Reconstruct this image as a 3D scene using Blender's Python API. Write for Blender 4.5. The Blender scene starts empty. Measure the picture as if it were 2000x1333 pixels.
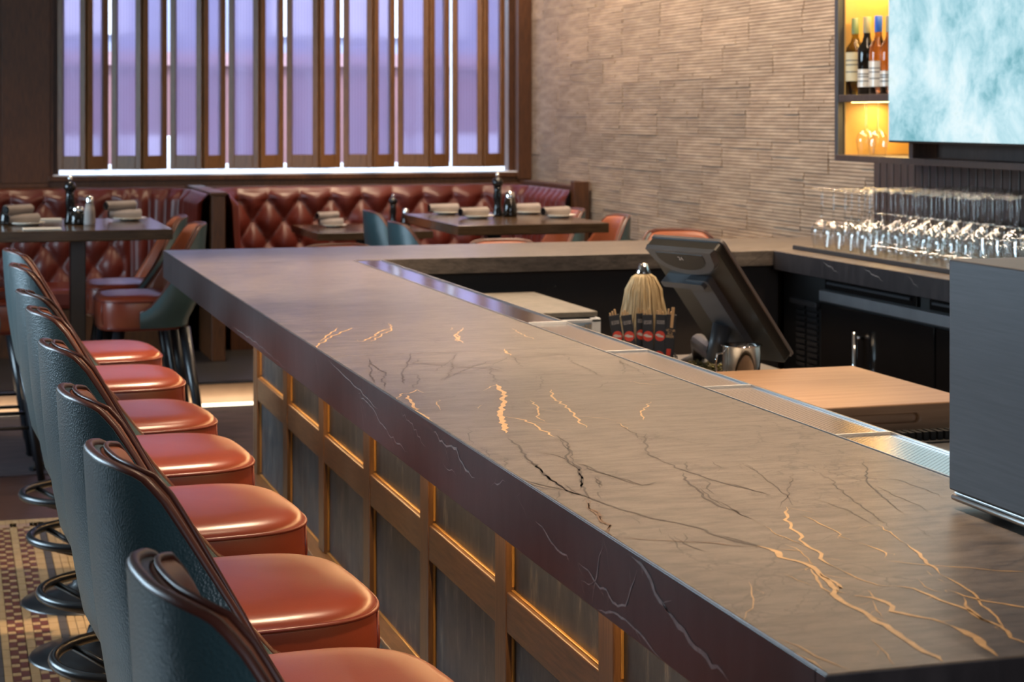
import bpy, bmesh, math, random
from mathutils import Vector, Matrix
random.seed(7)
SC = bpy.context.scene
COL = SC.collection
PI = math.pi

# ------------------------------------------------------------ camera, world, sun, area lights, exposure
CAMZ = 1.57
YAW = math.atan(1098 / 3650)
cd = bpy.data.cameras.new('camera')
cam = bpy.data.objects.new('camera', cd)
COL.objects.link(cam)
cam.location = (0, 0, CAMZ)
cam.rotation_euler = (PI / 2, 0, -YAW)
cd.sensor_width = 36
cd.lens = 3650 / 2000 * 36
cd.shift_y = -(666.5 - 222) / 2000
cd.dof.use_dof = True
cd.dof.focus_distance = 2.9
cd.dof.aperture_fstop = 11
cd.clip_start = 0.05
SC.camera = cam

SC.view_settings.view_transform = 'Standard'
SC.view_settings.look = 'None'
SC.view_settings.gamma = 1.0
SC.view_settings.exposure = 0.85
SC.view_settings.use_curve_mapping = False
try:
    SC.cycles.sample_clamp_indirect = 6
    SC.cycles.max_bounces = 10
    SC.cycles.transparent_max_bounces = 64
    SC.cycles.transmission_bounces = 10
    SC.cycles.use_denoising = True
except Exception:
    pass

w = bpy.data.worlds.new('world')
SC.world = w
w.use_nodes = True
bg = w.node_tree.nodes['Background']
bg.inputs[0].default_value = (0.62, 0.78, 1.0, 1)
bg.inputs[1].default_value = 3.0

def add_light(kind, name, loc, target, energy, color, **kw):
    ld = bpy.data.lights.new(name, kind)
    ld.energy = energy
    ld.color = color
    for k, v in kw.items():
        setattr(ld, k, v)
    o = bpy.data.objects.new(name, ld)
    COL.objects.link(o)
    o.location = loc
    d = Vector(target) - Vector(loc)
    o.rotation_euler = d.to_track_quat('-Z', 'Y').to_euler()
    return o

WARM = (1.0, 0.74, 0.49)
add_light('SUN', 'sun', (0, 0, 20), (-6, 14, 5), 2.2, (1.0, 0.95, 0.88), angle=0.02)
# ceiling downlights over the bar
for yy, ee in ((1.0, 60), (2.5, 170), (4.1, 260), (5.7, 330)):
    add_light('SPOT', 'ceiling_downlight', (1.05, yy, 3.05), (1.05, yy + .02, 0), ee, WARM, spot_size=math.radians(58), spot_blend=0.9, shadow_soft_size=0.06)
# downlights over the seats and the dining room; last two added to brighten glasses and far counter
for (xx, yy, e) in ((0.25, 3.2, 50), (0.25, 5.6, 40), (0.55, 8.6, 70), (2.5, 8.6, 110), (2.3, 11.2, 110), (0.2, 11.2, 60), (2.2, 4.3, 90), (2.1, 5.6, 50), (3.3, 5.5, 120), (2.3, 6.6, 130)):
    add_light('SPOT', 'ceiling_downlight', (xx, yy, 3.1), (xx, yy + .02, 0), e, WARM, spot_size=math.radians(80), spot_blend=0.9, shadow_soft_size=0.08)
# added strip light at the ceiling, out of view, brightens the stone wall
add_light('AREA', 'stone_wall_fill', (2.9, 8.0, 3.12), (3.82, 8.0, 1.6), 88, (1.0, 0.76, 0.55), shape='RECTANGLE', size=7.8, size_y=.08)
# warm light strip under the bar overhang
add_light('AREA', 'bar_strip_light', (0.985, 4.2, 0.965), (1.0, 4.2, 0), 13, (1.0, 0.62, 0.28), shape='RECTANGLE', size=5.2, size_y=0.02)
# daylight from windows on the left side of the room (outside the frame)
add_light('AREA', 'left_window_light', (-3.4, 6.8, 1.9), (0.4, 5.5, 1.0), 215, (0.60, 0.82, 1.0), shape='RECTANGLE', size=4.0, size_y=1.6)
# added fill light behind the camera, brightens faces turned towards it
add_light('AREA', 'camera_side_fill', (0.5, -2.8, 2.3), (1.0, 4, 0.8), 40, (0.75, 0.86, 1.0), shape='RECTANGLE', size=3.0, size_y=1.4)

# ------------------------------------------------------------ materials
def new_mat(name):
    m = bpy.data.materials.new(name)
    m.use_nodes = True
    nt = m.node_tree
    nt.nodes.clear()
    out = nt.nodes.new('ShaderNodeOutputMaterial')
    b = nt.nodes.new('ShaderNodeBsdfPrincipled')
    nt.links.new(b.outputs[0], out.inputs[0])
    return m, nt, b, out

def N(nt, kind, **kw):
    n = nt.nodes.new(kind)
    for k, v in kw.items():
        if k in ('ins',):
            for kk, vv in v.items():
                n.inputs[kk].default_value = vv
        else:
            setattr(n, k, v)
    return n

def coords(nt, scale=(1, 1, 1), use='Object', rot=(0, 0, 0)):
    tc = N(nt, 'ShaderNodeTexCoord')
    mp = N(nt, 'ShaderNodeMapping')
    mp.inputs['Scale'].default_value = scale
    mp.inputs['Rotation'].default_value = rot
    nt.links.new(tc.outputs[use], mp.inputs[0])
    return mp.outputs[0]

def ramp(nt, fac, stops):
    r = N(nt, 'ShaderNodeValToRGB')
    el = r.color_ramp.elements
    while len(el) < len(stops):
        el.new(0.5)
    for e, (p, c) in zip(el, stops):
        e.position = p
        e.color = (c[0], c[1], c[2], 1)
    nt.links.new(fac, r.inputs[0])
    return r.outputs[0]

def noise(nt, vec, scale, detail=4, rough=.55):
    n = N(nt, 'ShaderNodeTexNoise')
    n.inputs['Scale'].default_value = scale
    n.inputs['Detail'].default_value = detail
    n.inputs['Roughness'].default_value = rough
    nt.links.new(vec, n.inputs['Vector'])
    return n.outputs['Fac']

def bump(nt, b, h, strength, dist=0.001):
    n = N(nt, 'ShaderNodeBump')
    n.inputs['Strength'].default_value = strength
    n.inputs['Distance'].default_value = dist
    nt.links.new(h, n.inputs['Height'])
    nt.links.new(n.outputs[0], b.inputs['Normal'])

def simple(name, c1, c2=None, rough=.5, metal=0, scale=8, vec=(1, 1, 1), bs=0, bscale=200, bdist=.0005, spec=.5, detail=4, coat=0, use='Object'):
    m, nt, b, out = new_mat(name)
    c2 = c2 or tuple(x * .8 for x in c1)
    v = coords(nt, vec, use)
    f = noise(nt, v, scale, detail)
    nt.links.new(ramp(nt, f, [(0.3, c2), (0.7, c1)]), b.inputs['Base Color'])
    b.inputs['Roughness'].default_value = rough
    b.inputs['Metallic'].default_value = metal
    b.inputs['Specular IOR Level'].default_value = spec
    if coat:
        b.inputs['Coat Weight'].default_value = coat
        b.inputs['Coat Roughness'].default_value = .15
    if bs:
        v2 = coords(nt, (1, 1, 1), use)
        bump(nt, b, noise(nt, v2, bscale, 3), bs, bdist)
    return m

M = {}
# stone of the counter: streaks run across the bar (x)
def stone():
    m, nt, b, out = new_mat('bronze_stone')
    v = coords(nt, (1.0, 4.0, 4.0))
    f = noise(nt, v, 11, 10, .72)
    v3 = coords(nt, (1, 1, 1))
    g = noise(nt, v3, 1.3, 3)
    sp = noise(nt, v3, 700, 2, .6)
    c = ramp(nt, f, [(0.30, (0.040, 0.031, 0.024)), (0.48, (0.088, 0.071, 0.057)), (0.68, (0.138, 0.114, 0.094))])
    mx = N(nt, 'ShaderNodeMix', data_type='RGBA', blend_type='MULTIPLY')
    mx.inputs[0].default_value = .8
    nt.links.new(c, mx.inputs[6])
    nt.links.new(ramp(nt, g, [(.3, (.72, .70, .72)), (.7, (1.15, 1.12, 1.1))]), mx.inputs[7])
    # dark mottling and a web of hairline cracks
    mo = noise(nt, coords(nt, (1, 3.2, 3.2)), 16, 9, .75)
    m2 = N(nt, 'ShaderNodeMix', data_type='RGBA', blend_type='MULTIPLY'); m2.inputs[0].default_value = 1
    nt.links.new(mx.outputs[2], m2.inputs[6]); nt.links.new(ramp(nt, mo, [(.36, (.52, .50, .48)), (.50, (1, 1, 1)), (.66, (1.2, 1.19, 1.17))]), m2.inputs[7])
    prev = m2.outputs[2]
    for sc_, th, lo in ((5.5, .016, .50), (13.0, .022, .54)):
        nz_ = N(nt, 'ShaderNodeTexNoise'); nz_.inputs['Scale'].default_value = 7; nz_.inputs['Detail'].default_value = 6
        nt.links.new(v3, nz_.inputs['Vector'])
        ad = N(nt, 'ShaderNodeVectorMath', operation='MULTIPLY_ADD'); ad.inputs[1].default_value = (.22, .22, .22)
        nt.links.new(nz_.outputs['Color'], ad.inputs[0]); nt.links.new(v3, ad.inputs[2])
        vo = N(nt, 'ShaderNodeTexVoronoi', feature='DISTANCE_TO_EDGE'); vo.inputs['Scale'].default_value = sc_
        nt.links.new(ad.outputs[0], vo.inputs['Vector'])
        cr = ramp(nt, vo.outputs['Distance'], [(0, (1, 1, 1)), (th, (0, 0, 0))])
        mk = ramp(nt, noise(nt, v3, 2.3 + sc_ * .1, 3), [(lo, (0, 0, 0)), (lo + .1, (1, 1, 1))])
        ml = N(nt, 'ShaderNodeMath', operation='MULTIPLY'); nt.links.new(cr, ml.inputs[0]); nt.links.new(mk, ml.inputs[1])
        mm = N(nt, 'ShaderNodeMix', data_type='RGBA'); nt.links.new(ml.outputs[0], mm.inputs[0]); nt.links.new(prev, mm.inputs[6])
        mm.inputs[7].default_value = (.022, .015, .010, 1)
        prev = mm.outputs[2]
    nt.links.new(prev, b.inputs['Base Color'])
    rr = N(nt, 'ShaderNodeMapRange')
    rr.inputs['To Min'].default_value = .27
    rr.inputs['To Max'].default_value = .46
    nt.links.new(sp, rr.inputs[0])
    nt.links.new(rr.outputs[0], b.inputs['Roughness'])
    b.inputs['Specular IOR Level'].default_value = .55
    bump(nt, b, sp, .45, .0006)
    b.inputs['Coat Weight'].default_value = .2
    b.inputs['Coat Roughness'].default_value = .24
    return m
M['stone'] = stone()
M['stone_edge'] = simple('dark_stone_edge', (0.030, 0.026, 0.029), (0.012, 0.010, 0.012), rough=.38, scale=30, vec=(1, 1, .25), detail=7, bs=.2, bscale=300)
M['gold_vein'] = simple('gold_vein', (0.56, 0.34, 0.145), (0.36, 0.215, 0.09), rough=.38, scale=60)
M['dark_vein'] = simple('dark_vein', (0.022, 0.014, 0.009), (0.012, 0.008, 0.006), rough=.4, scale=60)
M['brown_vein'] = simple('brown_vein', (0.13, 0.065, 0.025), (0.06, 0.03, 0.015), rough=.4, scale=60)
M['pale_vein'] = simple('pale_vein', (0.28, 0.25, 0.24), (0.14, 0.12, 0.12), rough=.45, scale=60)

def wood(name, dark, light, rough=.4, axis='z', scale=14, spec=.5):
    m, nt, b, out = new_mat(name)
    s = {'z': (9, 9, .7), 'x': (.7, 9, 9), 'y': (9, .7, 9)}[axis]
    v = coords(nt, s)
    f = noise(nt, v, scale, 6, .65)
    g = noise(nt, coords(nt, (1, 1, 1)), 1.7, 2)
    mx = N(nt, 'ShaderNodeMix', data_type='RGBA', blend_type='MULTIPLY')
    mx.inputs[0].default_value = .6
    nt.links.new(ramp(nt, f, [(.3, dark), (.7, light)]), mx.inputs[6])
    nt.links.new(ramp(nt, g, [(.3, (.6, .6, .6)), (.7, (1.2, 1.2, 1.2))]), mx.inputs[7])
    nt.links.new(mx.outputs[2], b.inputs['Base Color'])
    b.inputs['Roughness'].default_value = rough
    b.inputs['Specular IOR Level'].default_value = spec
    bump(nt, b, f, .15, .0006)
    return m
M['wall_wood'] = wood('dark_walnut', (0.045, 0.015, 0.005), (0.125, 0.045, 0.014), .42)
M['bar_wood'] = wood('bar_walnut', (0.070, 0.034, 0.015), (0.18, 0.090, 0.040), .38)
M['bar_wood_y'] = wood('bar_walnut_rail', (0.070, 0.034, 0.015), (0.18, 0.090, 0.040), .38, axis='y')
M['dark_wood'] = wood('dark_table_wood', (0.038, 0.022, 0.011), (0.095, 0.055, 0.028), .18, axis='x')
M['floor_wood'] = wood('floor_wood', (0.030, 0.013, 0.009), (0.085, 0.038, 0.026), .33, axis='x', scale=6)
M['gray_wood'] = wood('cabinet_gray_wood', (0.040, 0.026, 0.022), (0.085, 0.058, 0.048), .45)
M['screen_wood'] = wood('screen_wood', (0.12, 0.054, 0.020), (0.25, 0.120, 0.046), .38)
def panel_metal():
    m, nt, b, out = new_mat('aged_bronze_panel')
    v = coords(nt, (4, 4, .9))
    f = noise(nt, v, 6, 9, .72)
    g = noise(nt, coords(nt), 5, 5, .6)
    nt.links.new(ramp(nt, f, [(.38, (0.045, 0.048, 0.055)), (.56, (0.075, 0.076, 0.080)), (.72, (0.26, 0.22, 0.17))]), b.inputs['Base Color'])
    b.inputs['Metallic'].default_value = .55
    nt.links.new(ramp(nt, g, [(.3, (.34, .34, .34)), (.7, (.52, .52, .52))]), b.inputs['Roughness'])
    return m
M['panel'] = panel_metal()
M['lit_edge'] = simple('strip_lit_edge', (0.62, 0.34, 0.10), rough=.35, metal=.6)  # glow of the under-bar strip put into a golden edge colour

def leather(name, c1, c2, rough=.36, bs=.25, bscale=420, spec=.5, coat=0):
    m, nt, b, out = new_mat(name)
    v = coords(nt)
    nt.links.new(ramp(nt, noise(nt, v, 5, 4), [(.3, c2), (.7, c1)]), b.inputs['Base Color'])
    b.inputs['Roughness'].default_value = rough
    b.inputs['Specular IOR Level'].default_value = spec
    b.inputs['Coat Weight'].default_value = coat
    b.inputs['Coat Roughness'].default_value = .3
    vo = N(nt, 'ShaderNodeTexVoronoi')
    vo.inputs['Scale'].default_value = bscale
    nt.links.new(v, vo.inputs['Vector'])
    bump(nt, b, vo.outputs['Distance'], bs, .0006)
    return m
M['red'] = leather('red_leather', (0.200, 0.036, 0.015), (0.155, 0.026, 0.0115), .31, .10, 500, .7)
M['red_back'] = leather('brown_red_leather', (0.32, 0.098, 0.045), (0.26, 0.076, 0.035), .42, .10, 500)
M['teal'] = leather('grained_green_leather', (0.036, 0.080, 0.092), (0.028, 0.064, 0.075), .38, .9, 300, .7)
M['piping'] = simple('dark_red_piping', (0.085, 0.022, 0.014), rough=.38)
M['seat_piping'] = simple('red_piping', (0.13, 0.018, 0.010), rough=.36)
M['booth'] = leather('booth_leather', (0.12, 0.017, 0.010), (0.085, 0.012, 0.007), .37, .12, 300, .6)
M['booth_button'] = simple('booth_button', (0.07, 0.010, 0.007), rough=.4)
M['black_metal'] = simple('black_enamel', (0.012, 0.014, 0.018), rough=.28, spec=.6)
M['black'] = simple('black_laminate', (0.012, 0.011, 0.011), rough=.45)
M['black_rubber'] = simple('black_rubber', (0.010, 0.010, 0.011), rough=.6)
M['brown_black'] = simple('brown_black_board', (0.030, 0.020, 0.014), rough=.6)
M['steel'] = simple('brushed_steel', (0.55, 0.54, 0.53), (0.45, 0.44, 0.43), rough=.28, metal=1, scale=4, vec=(40, 1, 40))
M['mirror_steel'] = simple('polished_steel', (0.75, 0.75, 0.77), rough=.14, metal=1)
M['dark_steel'] = simple('dark_steel', (0.050, 0.048, 0.052), (0.036, 0.035, 0.038), rough=.46, metal=.55, scale=5, vec=(60, 2, 60))
M['satin'] = simple('satin_bright_metal', (0.85, 0.83, 0.80), rough=.45, metal=.6)
M['chrome'] = simple('chrome', (0.8, 0.8, 0.8), rough=.10, metal=1)
M['white_china'] = simple('white_china', (0.72, 0.68, 0.60), rough=.2)
M['napkin'] = simple('gray_napkin', (0.32, 0.28, 0.26), (0.22, 0.19, 0.18), rough=.85, bs=.3)
M['paper'] = simple('paper', (0.62, 0.58, 0.50), rough=.8)
M['black_gloss'] = simple('black_gloss', (0.008, 0.007, 0.007), rough=.12)
M['block_wood'] = wood('maple_block', (0.34, 0.19, 0.105), (0.46, 0.28, 0.165), .42, axis='x', scale=5)
M['straw'] = simple('straw_bristle', (0.66, 0.53, 0.33), (0.45, 0.33, 0.18), rough=.7, scale=120, vec=(1, 1, .1))
M['stick'] = simple('pale_stick', (0.60, 0.38, 0.19), rough=.6)
M['sleeve'] = simple('black_paper_sleeve', (0.014, 0.012, 0.012), rough=.4)
M['print_red'] = simple('red_print', (0.62, 0.045, 0.015), rough=.4)
M['print_white'] = simple('white_print', (0.55, 0.50, 0.48), rough=.4)
M['garnish'] = simple('green_garnish', (0.22, 0.19, 0.035), (0.09, 0.07, 0.012), rough=.35, scale=90)
M['slate'] = simple('gray_slate_lid', (0.13, 0.115, 0.095), (0.075, 0.066, 0.055), rough=.5, scale=30, bs=.3)
M['carpet'] = simple('dark_carpet', (0.050, 0.030, 0.034), (0.016, 0.009, 0.012), rough=.95, scale=22, vec=(.25, 1, 1), bs=.6, bscale=500)
M['tile_beige'] = simple('beige_tile', (0.36, 0.235, 0.115), (0.28, 0.18, 0.085), rough=.38, scale=25)
M['tile_brown'] = simple('brown_tile', (0.115, 0.036, 0.026), (0.075, 0.024, 0.018), rough=.35, scale=25)
M['tile_gray'] = simple('gray_tile', (0.060, 0.052, 0.050), (0.045, 0.040, 0.038), rough=.4)
M['tile_pink'] = simple('pale_tile', (0.30, 0.18, 0.12), rough=.4)
M['grout'] = simple('grout', (0.17, 0.11, 0.06), rough=.8)
M['joint'] = simple('dark_joint', (0.05, 0.036, 0.026), rough=.9)
M['cool_white'] = simple('white_plate', (0.6, 0.62, 0.66), rough=.3)
M['plaster'] = simple('ceiling_plaster', (0.36, 0.31, 0.26), rough=.9)
M['side_wall'] = simple('side_wall_paint', (0.20, 0.14, 0.10), rough=.8)
M['concrete'] = simple('outside_paving', (0.32, 0.31, 0.31), rough=.9)
M['brick'] = simple('outside_brick', (0.27, 0.13, 0.135), (0.19, 0.10, 0.11), rough=.9, scale=1.5)
M['facade_blue'] = simple('outside_cladding', (0.33, 0.36, 0.48), (0.25, 0.26, 0.36), rough=.8, scale=.6)
M['facade_pink'] = simple('outside_band', (0.42, 0.25, 0.27), rough=.8)
M['outside_white'] = simple('outside_white_paint', (0.85, 0.86, 0.88), rough=.6)
M['cup'] = simple('polished_cup', (0.75, 0.72, 0.68), rough=.08, metal=1)
M['pos_gray'] = simple('terminal_gray', (0.055, 0.058, 0.066), (0.045, 0.047, 0.052), rough=.38)
M['pos_rim'] = simple('terminal_rim', (0.16, 0.14, 0.13), rough=.3)
M['strip_steel'] = simple('dull_steel', (0.34, 0.33, 0.34), rough=.42, metal=.8)
M['pos_dark'] = simple('terminal_dark', (0.030, 0.026, 0.020), rough=.35)
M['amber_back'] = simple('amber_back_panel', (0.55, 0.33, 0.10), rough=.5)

def stone_strip():
    m, nt, b, out = new_mat('ledger_stone')
    v = coords(nt, (1, .5, 2.5), 'Object')
    oi = N(nt, 'ShaderNodeObjectInfo')
    f = noise(nt, v, 10, 6, .6)
    mx = N(nt, 'ShaderNodeMix', data_type='RGBA', blend_type='MULTIPLY')
    mx.inputs[0].default_value = 1
    nt.links.new(ramp(nt, f, [(.3, (0.31, 0.222, 0.158)), (.7, (0.54, 0.415, 0.305))]), mx.inputs[6])
    nt.links.new(ramp(nt, oi.outputs['Random'], [(0, (.82, .82, .82)), (1, (1.08, 1.06, 1.04))]), mx.inputs[7])
    nt.links.new(mx.outputs[2], b.inputs['Base Color'])
    b.inputs['Roughness'].default_value = .62
    bump(nt, b, noise(nt, coords(nt), 90, 4), .35, .001)
    return m
M['ledger'] = stone_strip()

def perforated():
    m, nt, b, out = new_mat('perforated_steel')
    tc = N(nt, 'ShaderNodeTexCoord')
    sp = N(nt, 'ShaderNodeSeparateXYZ')
    nt.links.new(tc.outputs['Object'], sp.inputs[0])
    P = .0098
    def lin(a, b_):  # a*x + b_*y
        m1 = N(nt, 'ShaderNodeMath', operation='MULTIPLY'); m1.inputs[1].default_value = a
        m2 = N(nt, 'ShaderNodeMath', operation='MULTIPLY'); m2.inputs[1].default_value = b_
        nt.links.new(sp.outputs[0], m1.inputs[0]); nt.links.new(sp.outputs[1], m2.inputs[0])
        s = N(nt, 'ShaderNodeMath', operation='ADD')
        nt.links.new(m1.outputs[0], s.inputs[0]); nt.links.new(m2.outputs[0], s.inputs[1])
        return s.outputs[0]
    def cosd(x):
        c = N(nt, 'ShaderNodeMath', operation='COSINE')
        nt.links.new(x, c.inputs[0]); return c.outputs[0]
    k = PI / P
    a = cosd(lin(k, k)); c = cosd(lin(k, -k))
    mn = N(nt, 'ShaderNodeMath', operation='MULTIPLY')
    nt.links.new(a, mn.inputs[0]); nt.links.new(c, mn.inputs[1])
    ab = N(nt, 'ShaderNodeMath', operation='ABSOLUTE')
    nt.links.new(mn.outputs[0], ab.inputs[0])
    gt = N(nt, 'ShaderNodeMath', operation='GREATER_THAN'); gt.inputs[1].default_value = .74
    nt.links.new(ab.outputs[0], gt.inputs[0])
    mx = N(nt, 'ShaderNodeMix', data_type='RGBA')
    nt.links.new(gt.outputs[0], mx.inputs[0])
    mx.inputs[6].default_value = (.66, .64, .62, 1)
    mx.inputs[7].default_value = (.012, .012, .014, 1)
    nt.links.new(mx.outputs[2], b.inputs['Base Color'])
    b.inputs['Metallic'].default_value = 1
    b.inputs['Roughness'].default_value = .18
    return m
M['perf'] = perforated()

def glassy(name, col, rough, ior=1.45, gloss_mix=None):
    m, nt, b, out = new_mat(name)
    b.inputs['Base Color'].default_value = (*col, 1)
    b.inputs['Roughness'].default_value = rough
    b.inputs['IOR'].default_value = ior
    b.inputs['Transmission Weight'].default_value = 1
    return m
def fresnel_glass(name, tint):
    m, nt, b, out = new_mat(name)
    t = N(nt, 'ShaderNodeBsdfTransparent'); t.inputs[0].default_value = (*tint, 1)
    g = N(nt, 'ShaderNodeBsdfGlossy'); g.inputs['Roughness'].default_value = .04
    fr_ = N(nt, 'ShaderNodeLayerWeight'); fr_.inputs['Blend'].default_value = .5
    pw = N(nt, 'ShaderNodeMath', operation='POWER'); pw.inputs[1].default_value = 3.0
    mu = N(nt, 'ShaderNodeMath', operation='MULTIPLY_ADD'); mu.inputs[1].default_value = .75; mu.inputs[2].default_value = .10
    nt.links.new(fr_.outputs['Facing'], pw.inputs[0]); nt.links.new(pw.outputs[0], mu.inputs[0])
    x = N(nt, 'ShaderNodeMixShader')
    nt.links.new(mu.outputs[0], x.inputs[0])
    nt.links.new(t.outputs[0], x.inputs[1]); nt.links.new(g.outputs[0], x.inputs[2])
    nt.links.new(x.outputs[0], out.inputs[0])
    return m
M['glass'] = fresnel_glass('clear_glass', (.975, .98, .975))
M['bottle_green'] = glassy('olive_bottle_glass', (0.25, 0.22, 0.06), 0.02)
M['bottle_dark'] = simple('dark_bottle_glass', (0.010, 0.008, 0.006), rough=.08)
M['bottle_rose'] = glassy('rose_bottle_glass', (0.50, 0.30, 0.24), 0.02)
M['acrylic'] = simple('blue_white_front', (0.42, 0.55, 0.68), (0.30, 0.42, 0.55), rough=.2)

def thin_glass(name, tint, gloss):
    m, nt, b, out = new_mat(name)
    t = N(nt, 'ShaderNodeBsdfTransparent'); t.inputs[0].default_value = (*tint, 1)
    g = N(nt, 'ShaderNodeBsdfGlossy'); g.inputs['Roughness'].default_value = .05
    x = N(nt, 'ShaderNodeMixShader'); x.inputs[0].default_value = gloss
    nt.links.new(t.outputs[0], x.inputs[1]); nt.links.new(g.outputs[0], x.inputs[2])
    nt.links.new(x.outputs[0], out.inputs[0])
    return m
M['window_glass'] = thin_glass('window_glass', (.97, .98, 1), .05)

def ribbed():
    m, nt, b, out = new_mat('ribbed_frosted_glass')
    v = coords(nt, (1, 0, 0))
    wv = N(nt, 'ShaderNodeTexWave', wave_type='BANDS', bands_direction='X')
    wv.inputs['Scale'].default_value = 16
    nt.links.new(v, wv.inputs[0])
    rf = N(nt, 'ShaderNodeBsdfRefraction'); rf.inputs['IOR'].default_value = 1.06; rf.inputs['Roughness'].default_value = .28
    nt.links.new(ramp(nt, wv.outputs['Fac'], [(0, (.54, .49, .59)), (1, (.76, .70, .82))]), rf.inputs[0])
    tl = N(nt, 'ShaderNodeBsdfTranslucent'); tl.inputs[0].default_value = (.52, .47, .62, 1)
    x0 = N(nt, 'ShaderNodeMixShader'); x0.inputs[0].default_value = .25
    nt.links.new(rf.outputs[0], x0.inputs[1]); nt.links.new(tl.outputs[0], x0.inputs[2])
    g = N(nt, 'ShaderNodeBsdfGlossy'); g.inputs['Roughness'].default_value = .25
    x = N(nt, 'ShaderNodeMixShader'); x.inputs[0].default_value = .06
    nt.links.new(x0.outputs[0], x.inputs[1]); nt.links.new(g.outputs[0], x.inputs[2])
    nt.links.new(x.outputs[0], out.inputs[0])
    return m
M['ribbed'] = ribbed()

def emit(name, col, s):
    m, nt, b, out = new_mat(name)
    e = N(nt, 'ShaderNodeEmission')
    e.inputs[0].default_value = (*col, 1); e.inputs[1].default_value = s
    nt.links.new(e.outputs[0], out.inputs[0])
    return m
M['led'] = emit('warm_led', (1.0, .86, .60), 2.2)
M['led_amber'] = emit('amber_led', (1.0, .66, .22), 7.0)

def screen():
    m, nt, b, out = new_mat('screen_image')
    v = coords(nt, (1, 1, 1))
    d = noise(nt, v, 1.6, 4, .55)
    ad = N(nt, 'ShaderNodeVectorMath', operation='ADD')
    sc = N(nt, 'ShaderNodeVectorMath', operation='SCALE'); sc.inputs[3].default_value = .35
    cmb = N(nt, 'ShaderNodeCombineXYZ')
    nt.links.new(d, cmb.inputs[1]); nt.links.new(d, cmb.inputs[2])
    nt.links.new(cmb.outputs[0], sc.inputs[0])
    nt.links.new(v, ad.inputs[0]); nt.links.new(sc.outputs[0], ad.inputs[1])
    f = noise(nt, ad.outputs[0], 3.4, 12, .68)
    c = ramp(nt, f, [(.26, (.03, .16, .17)), (.36, (.16, .38, .44)), (.44, (.32, .55, .62)), (.54, (.50, .70, .76)), (.64, (.66, .79, .82)), (.74, (.50, .66, .66))])
    sx = N(nt, 'ShaderNodeSeparateXYZ'); nt.links.new(v, sx.inputs[0])
    e = N(nt, 'ShaderNodeEmission'); e.inputs[1].default_value = .68
    nt.links.new(c, e.inputs[0])
    nt.links.new(e.outputs[0], out.inputs[0])
    return m
M['screen'] = screen()

# ------------------------------------------------------------ mesh helpers
class MB:
    def __init__(s):
        s.v = []; s.f = []; s.sm = []; s.mi = []; s.cur = 0
    def add(s, vs, fs, smooth=False):
        o = len(s.v)
        s.v += [tuple(p) for p in vs]
        for f in fs:
            s.f.append(tuple(i + o for i in f)); s.sm.append(smooth); s.mi.append(s.cur)
        return s
    def box(s, x0, x1, y0, y1, z0, z1):
        vs = [(x, y, z) for z in (z0, z1) for y in (y0, y1) for x in (x0, x1)]
        return s.add(vs, [(0, 2, 3, 1), (4, 5, 7, 6), (0, 1, 5, 4), (2, 6, 7, 3), (0, 4, 6, 2), (1, 3, 7, 5)])
    def frame_box(s, mat, hx, hy, hz):
        vs = [mat @ Vector((x, y, z)) for z in (-hz, hz) for y in (-hy, hy) for x in (-hx, hx)]
        return s.add(vs, [(0, 2, 3, 1), (4, 5, 7, 6), (0, 1, 5, 4), (2, 6, 7, 3), (0, 4, 6, 2), (1, 3, 7, 5)])
    def grid(s, rows, closed_u=False, smooth=True, flip=False):
        n = len(rows[0]); vs = [p for r in rows for p in r]; fs = []
        for j in range(len(rows) - 1):
            for i in range(n if closed_u else n - 1):
                a = j * n + i; b_ = j * n + (i + 1) % n
                q = (a, b_, b_ + n, a + n)
                fs.append(q[::-1] if flip else q)
        return s.add(vs, fs, smooth)
    def lathe(s, prof, cx=0, cy=0, seg=20, smooth=True, cap=True):
        rows = [[(cx + r * math.cos(2 * PI * i / seg), cy + r * math.sin(2 * PI * i / seg), z) for i in range(seg)] for r, z in prof]
        s.grid(rows, True, smooth)
        if cap:
            o = len(s.v) - seg * len(rows)
            if prof[0][0] > 1e-4:
                s.f.append(tuple(o + i for i in range(seg))[::-1]); s.sm.append(False); s.mi.append(s.cur)
            if prof[-1][0] > 1e-4:
                o2 = len(s.v) - seg
                s.f.append(tuple(o2 + i for i in range(seg))); s.sm.append(False); s.mi.append(s.cur)
        return s
    def tube(s, pts, r, seg=8, closed=False, r2=None):
        pts = [Vector(p) for p in pts]; n = len(pts); rows = []
        up = Vector((0, 0, 1)); prev = None
        for i, p in enumerate(pts):
            if closed:
                t = pts[(i + 1) % n] - pts[i - 1]
            else:
                t = pts[min(i + 1, n - 1)] - pts[max(i - 1, 0)]
            t.normalize()
            if prev is None:
                a = up.cross(t)
                if a.length < .05: a = Vector((1, 0, 0)).cross(t)
            else:
                a = prev - t * prev.dot(t)
            a.normalize(); prev = a
            c = t.cross(a)
            rr = r if r2 is None else r + (r2 - r) * i / (n - 1)
            rows.append([tuple(p + a * (rr * math.cos(2 * PI * k / seg)) + c * (rr * math.sin(2 * PI * k / seg))) for k in range(seg)])
        if closed: rows.append(rows[0])
        s.grid(rows, True, True)
        if not closed:
            o = len(s.v) - seg * n
            s.f.append(tuple(o + k for k in range(seg))[::-1]); s.sm.append(False); s.mi.append(s.cur)
            s.f.append(tuple(o + (n - 1) * seg + k for k in range(seg))); s.sm.append(False); s.mi.append(s.cur)
        return s
    def shift(s, d):
        s.v = [(p[0] + d[0], p[1] + d[1], p[2] + d[2]) for p in s.v]
        return s
    def mesh(s, name):
        me = bpy.data.meshes.new(name)
        me.from_pydata(s.v, [], s.f)
        me.polygons.foreach_set('use_smooth', s.sm)
        me.polygons.foreach_set('material_index', s.mi)
        me.update()
        return me

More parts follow.
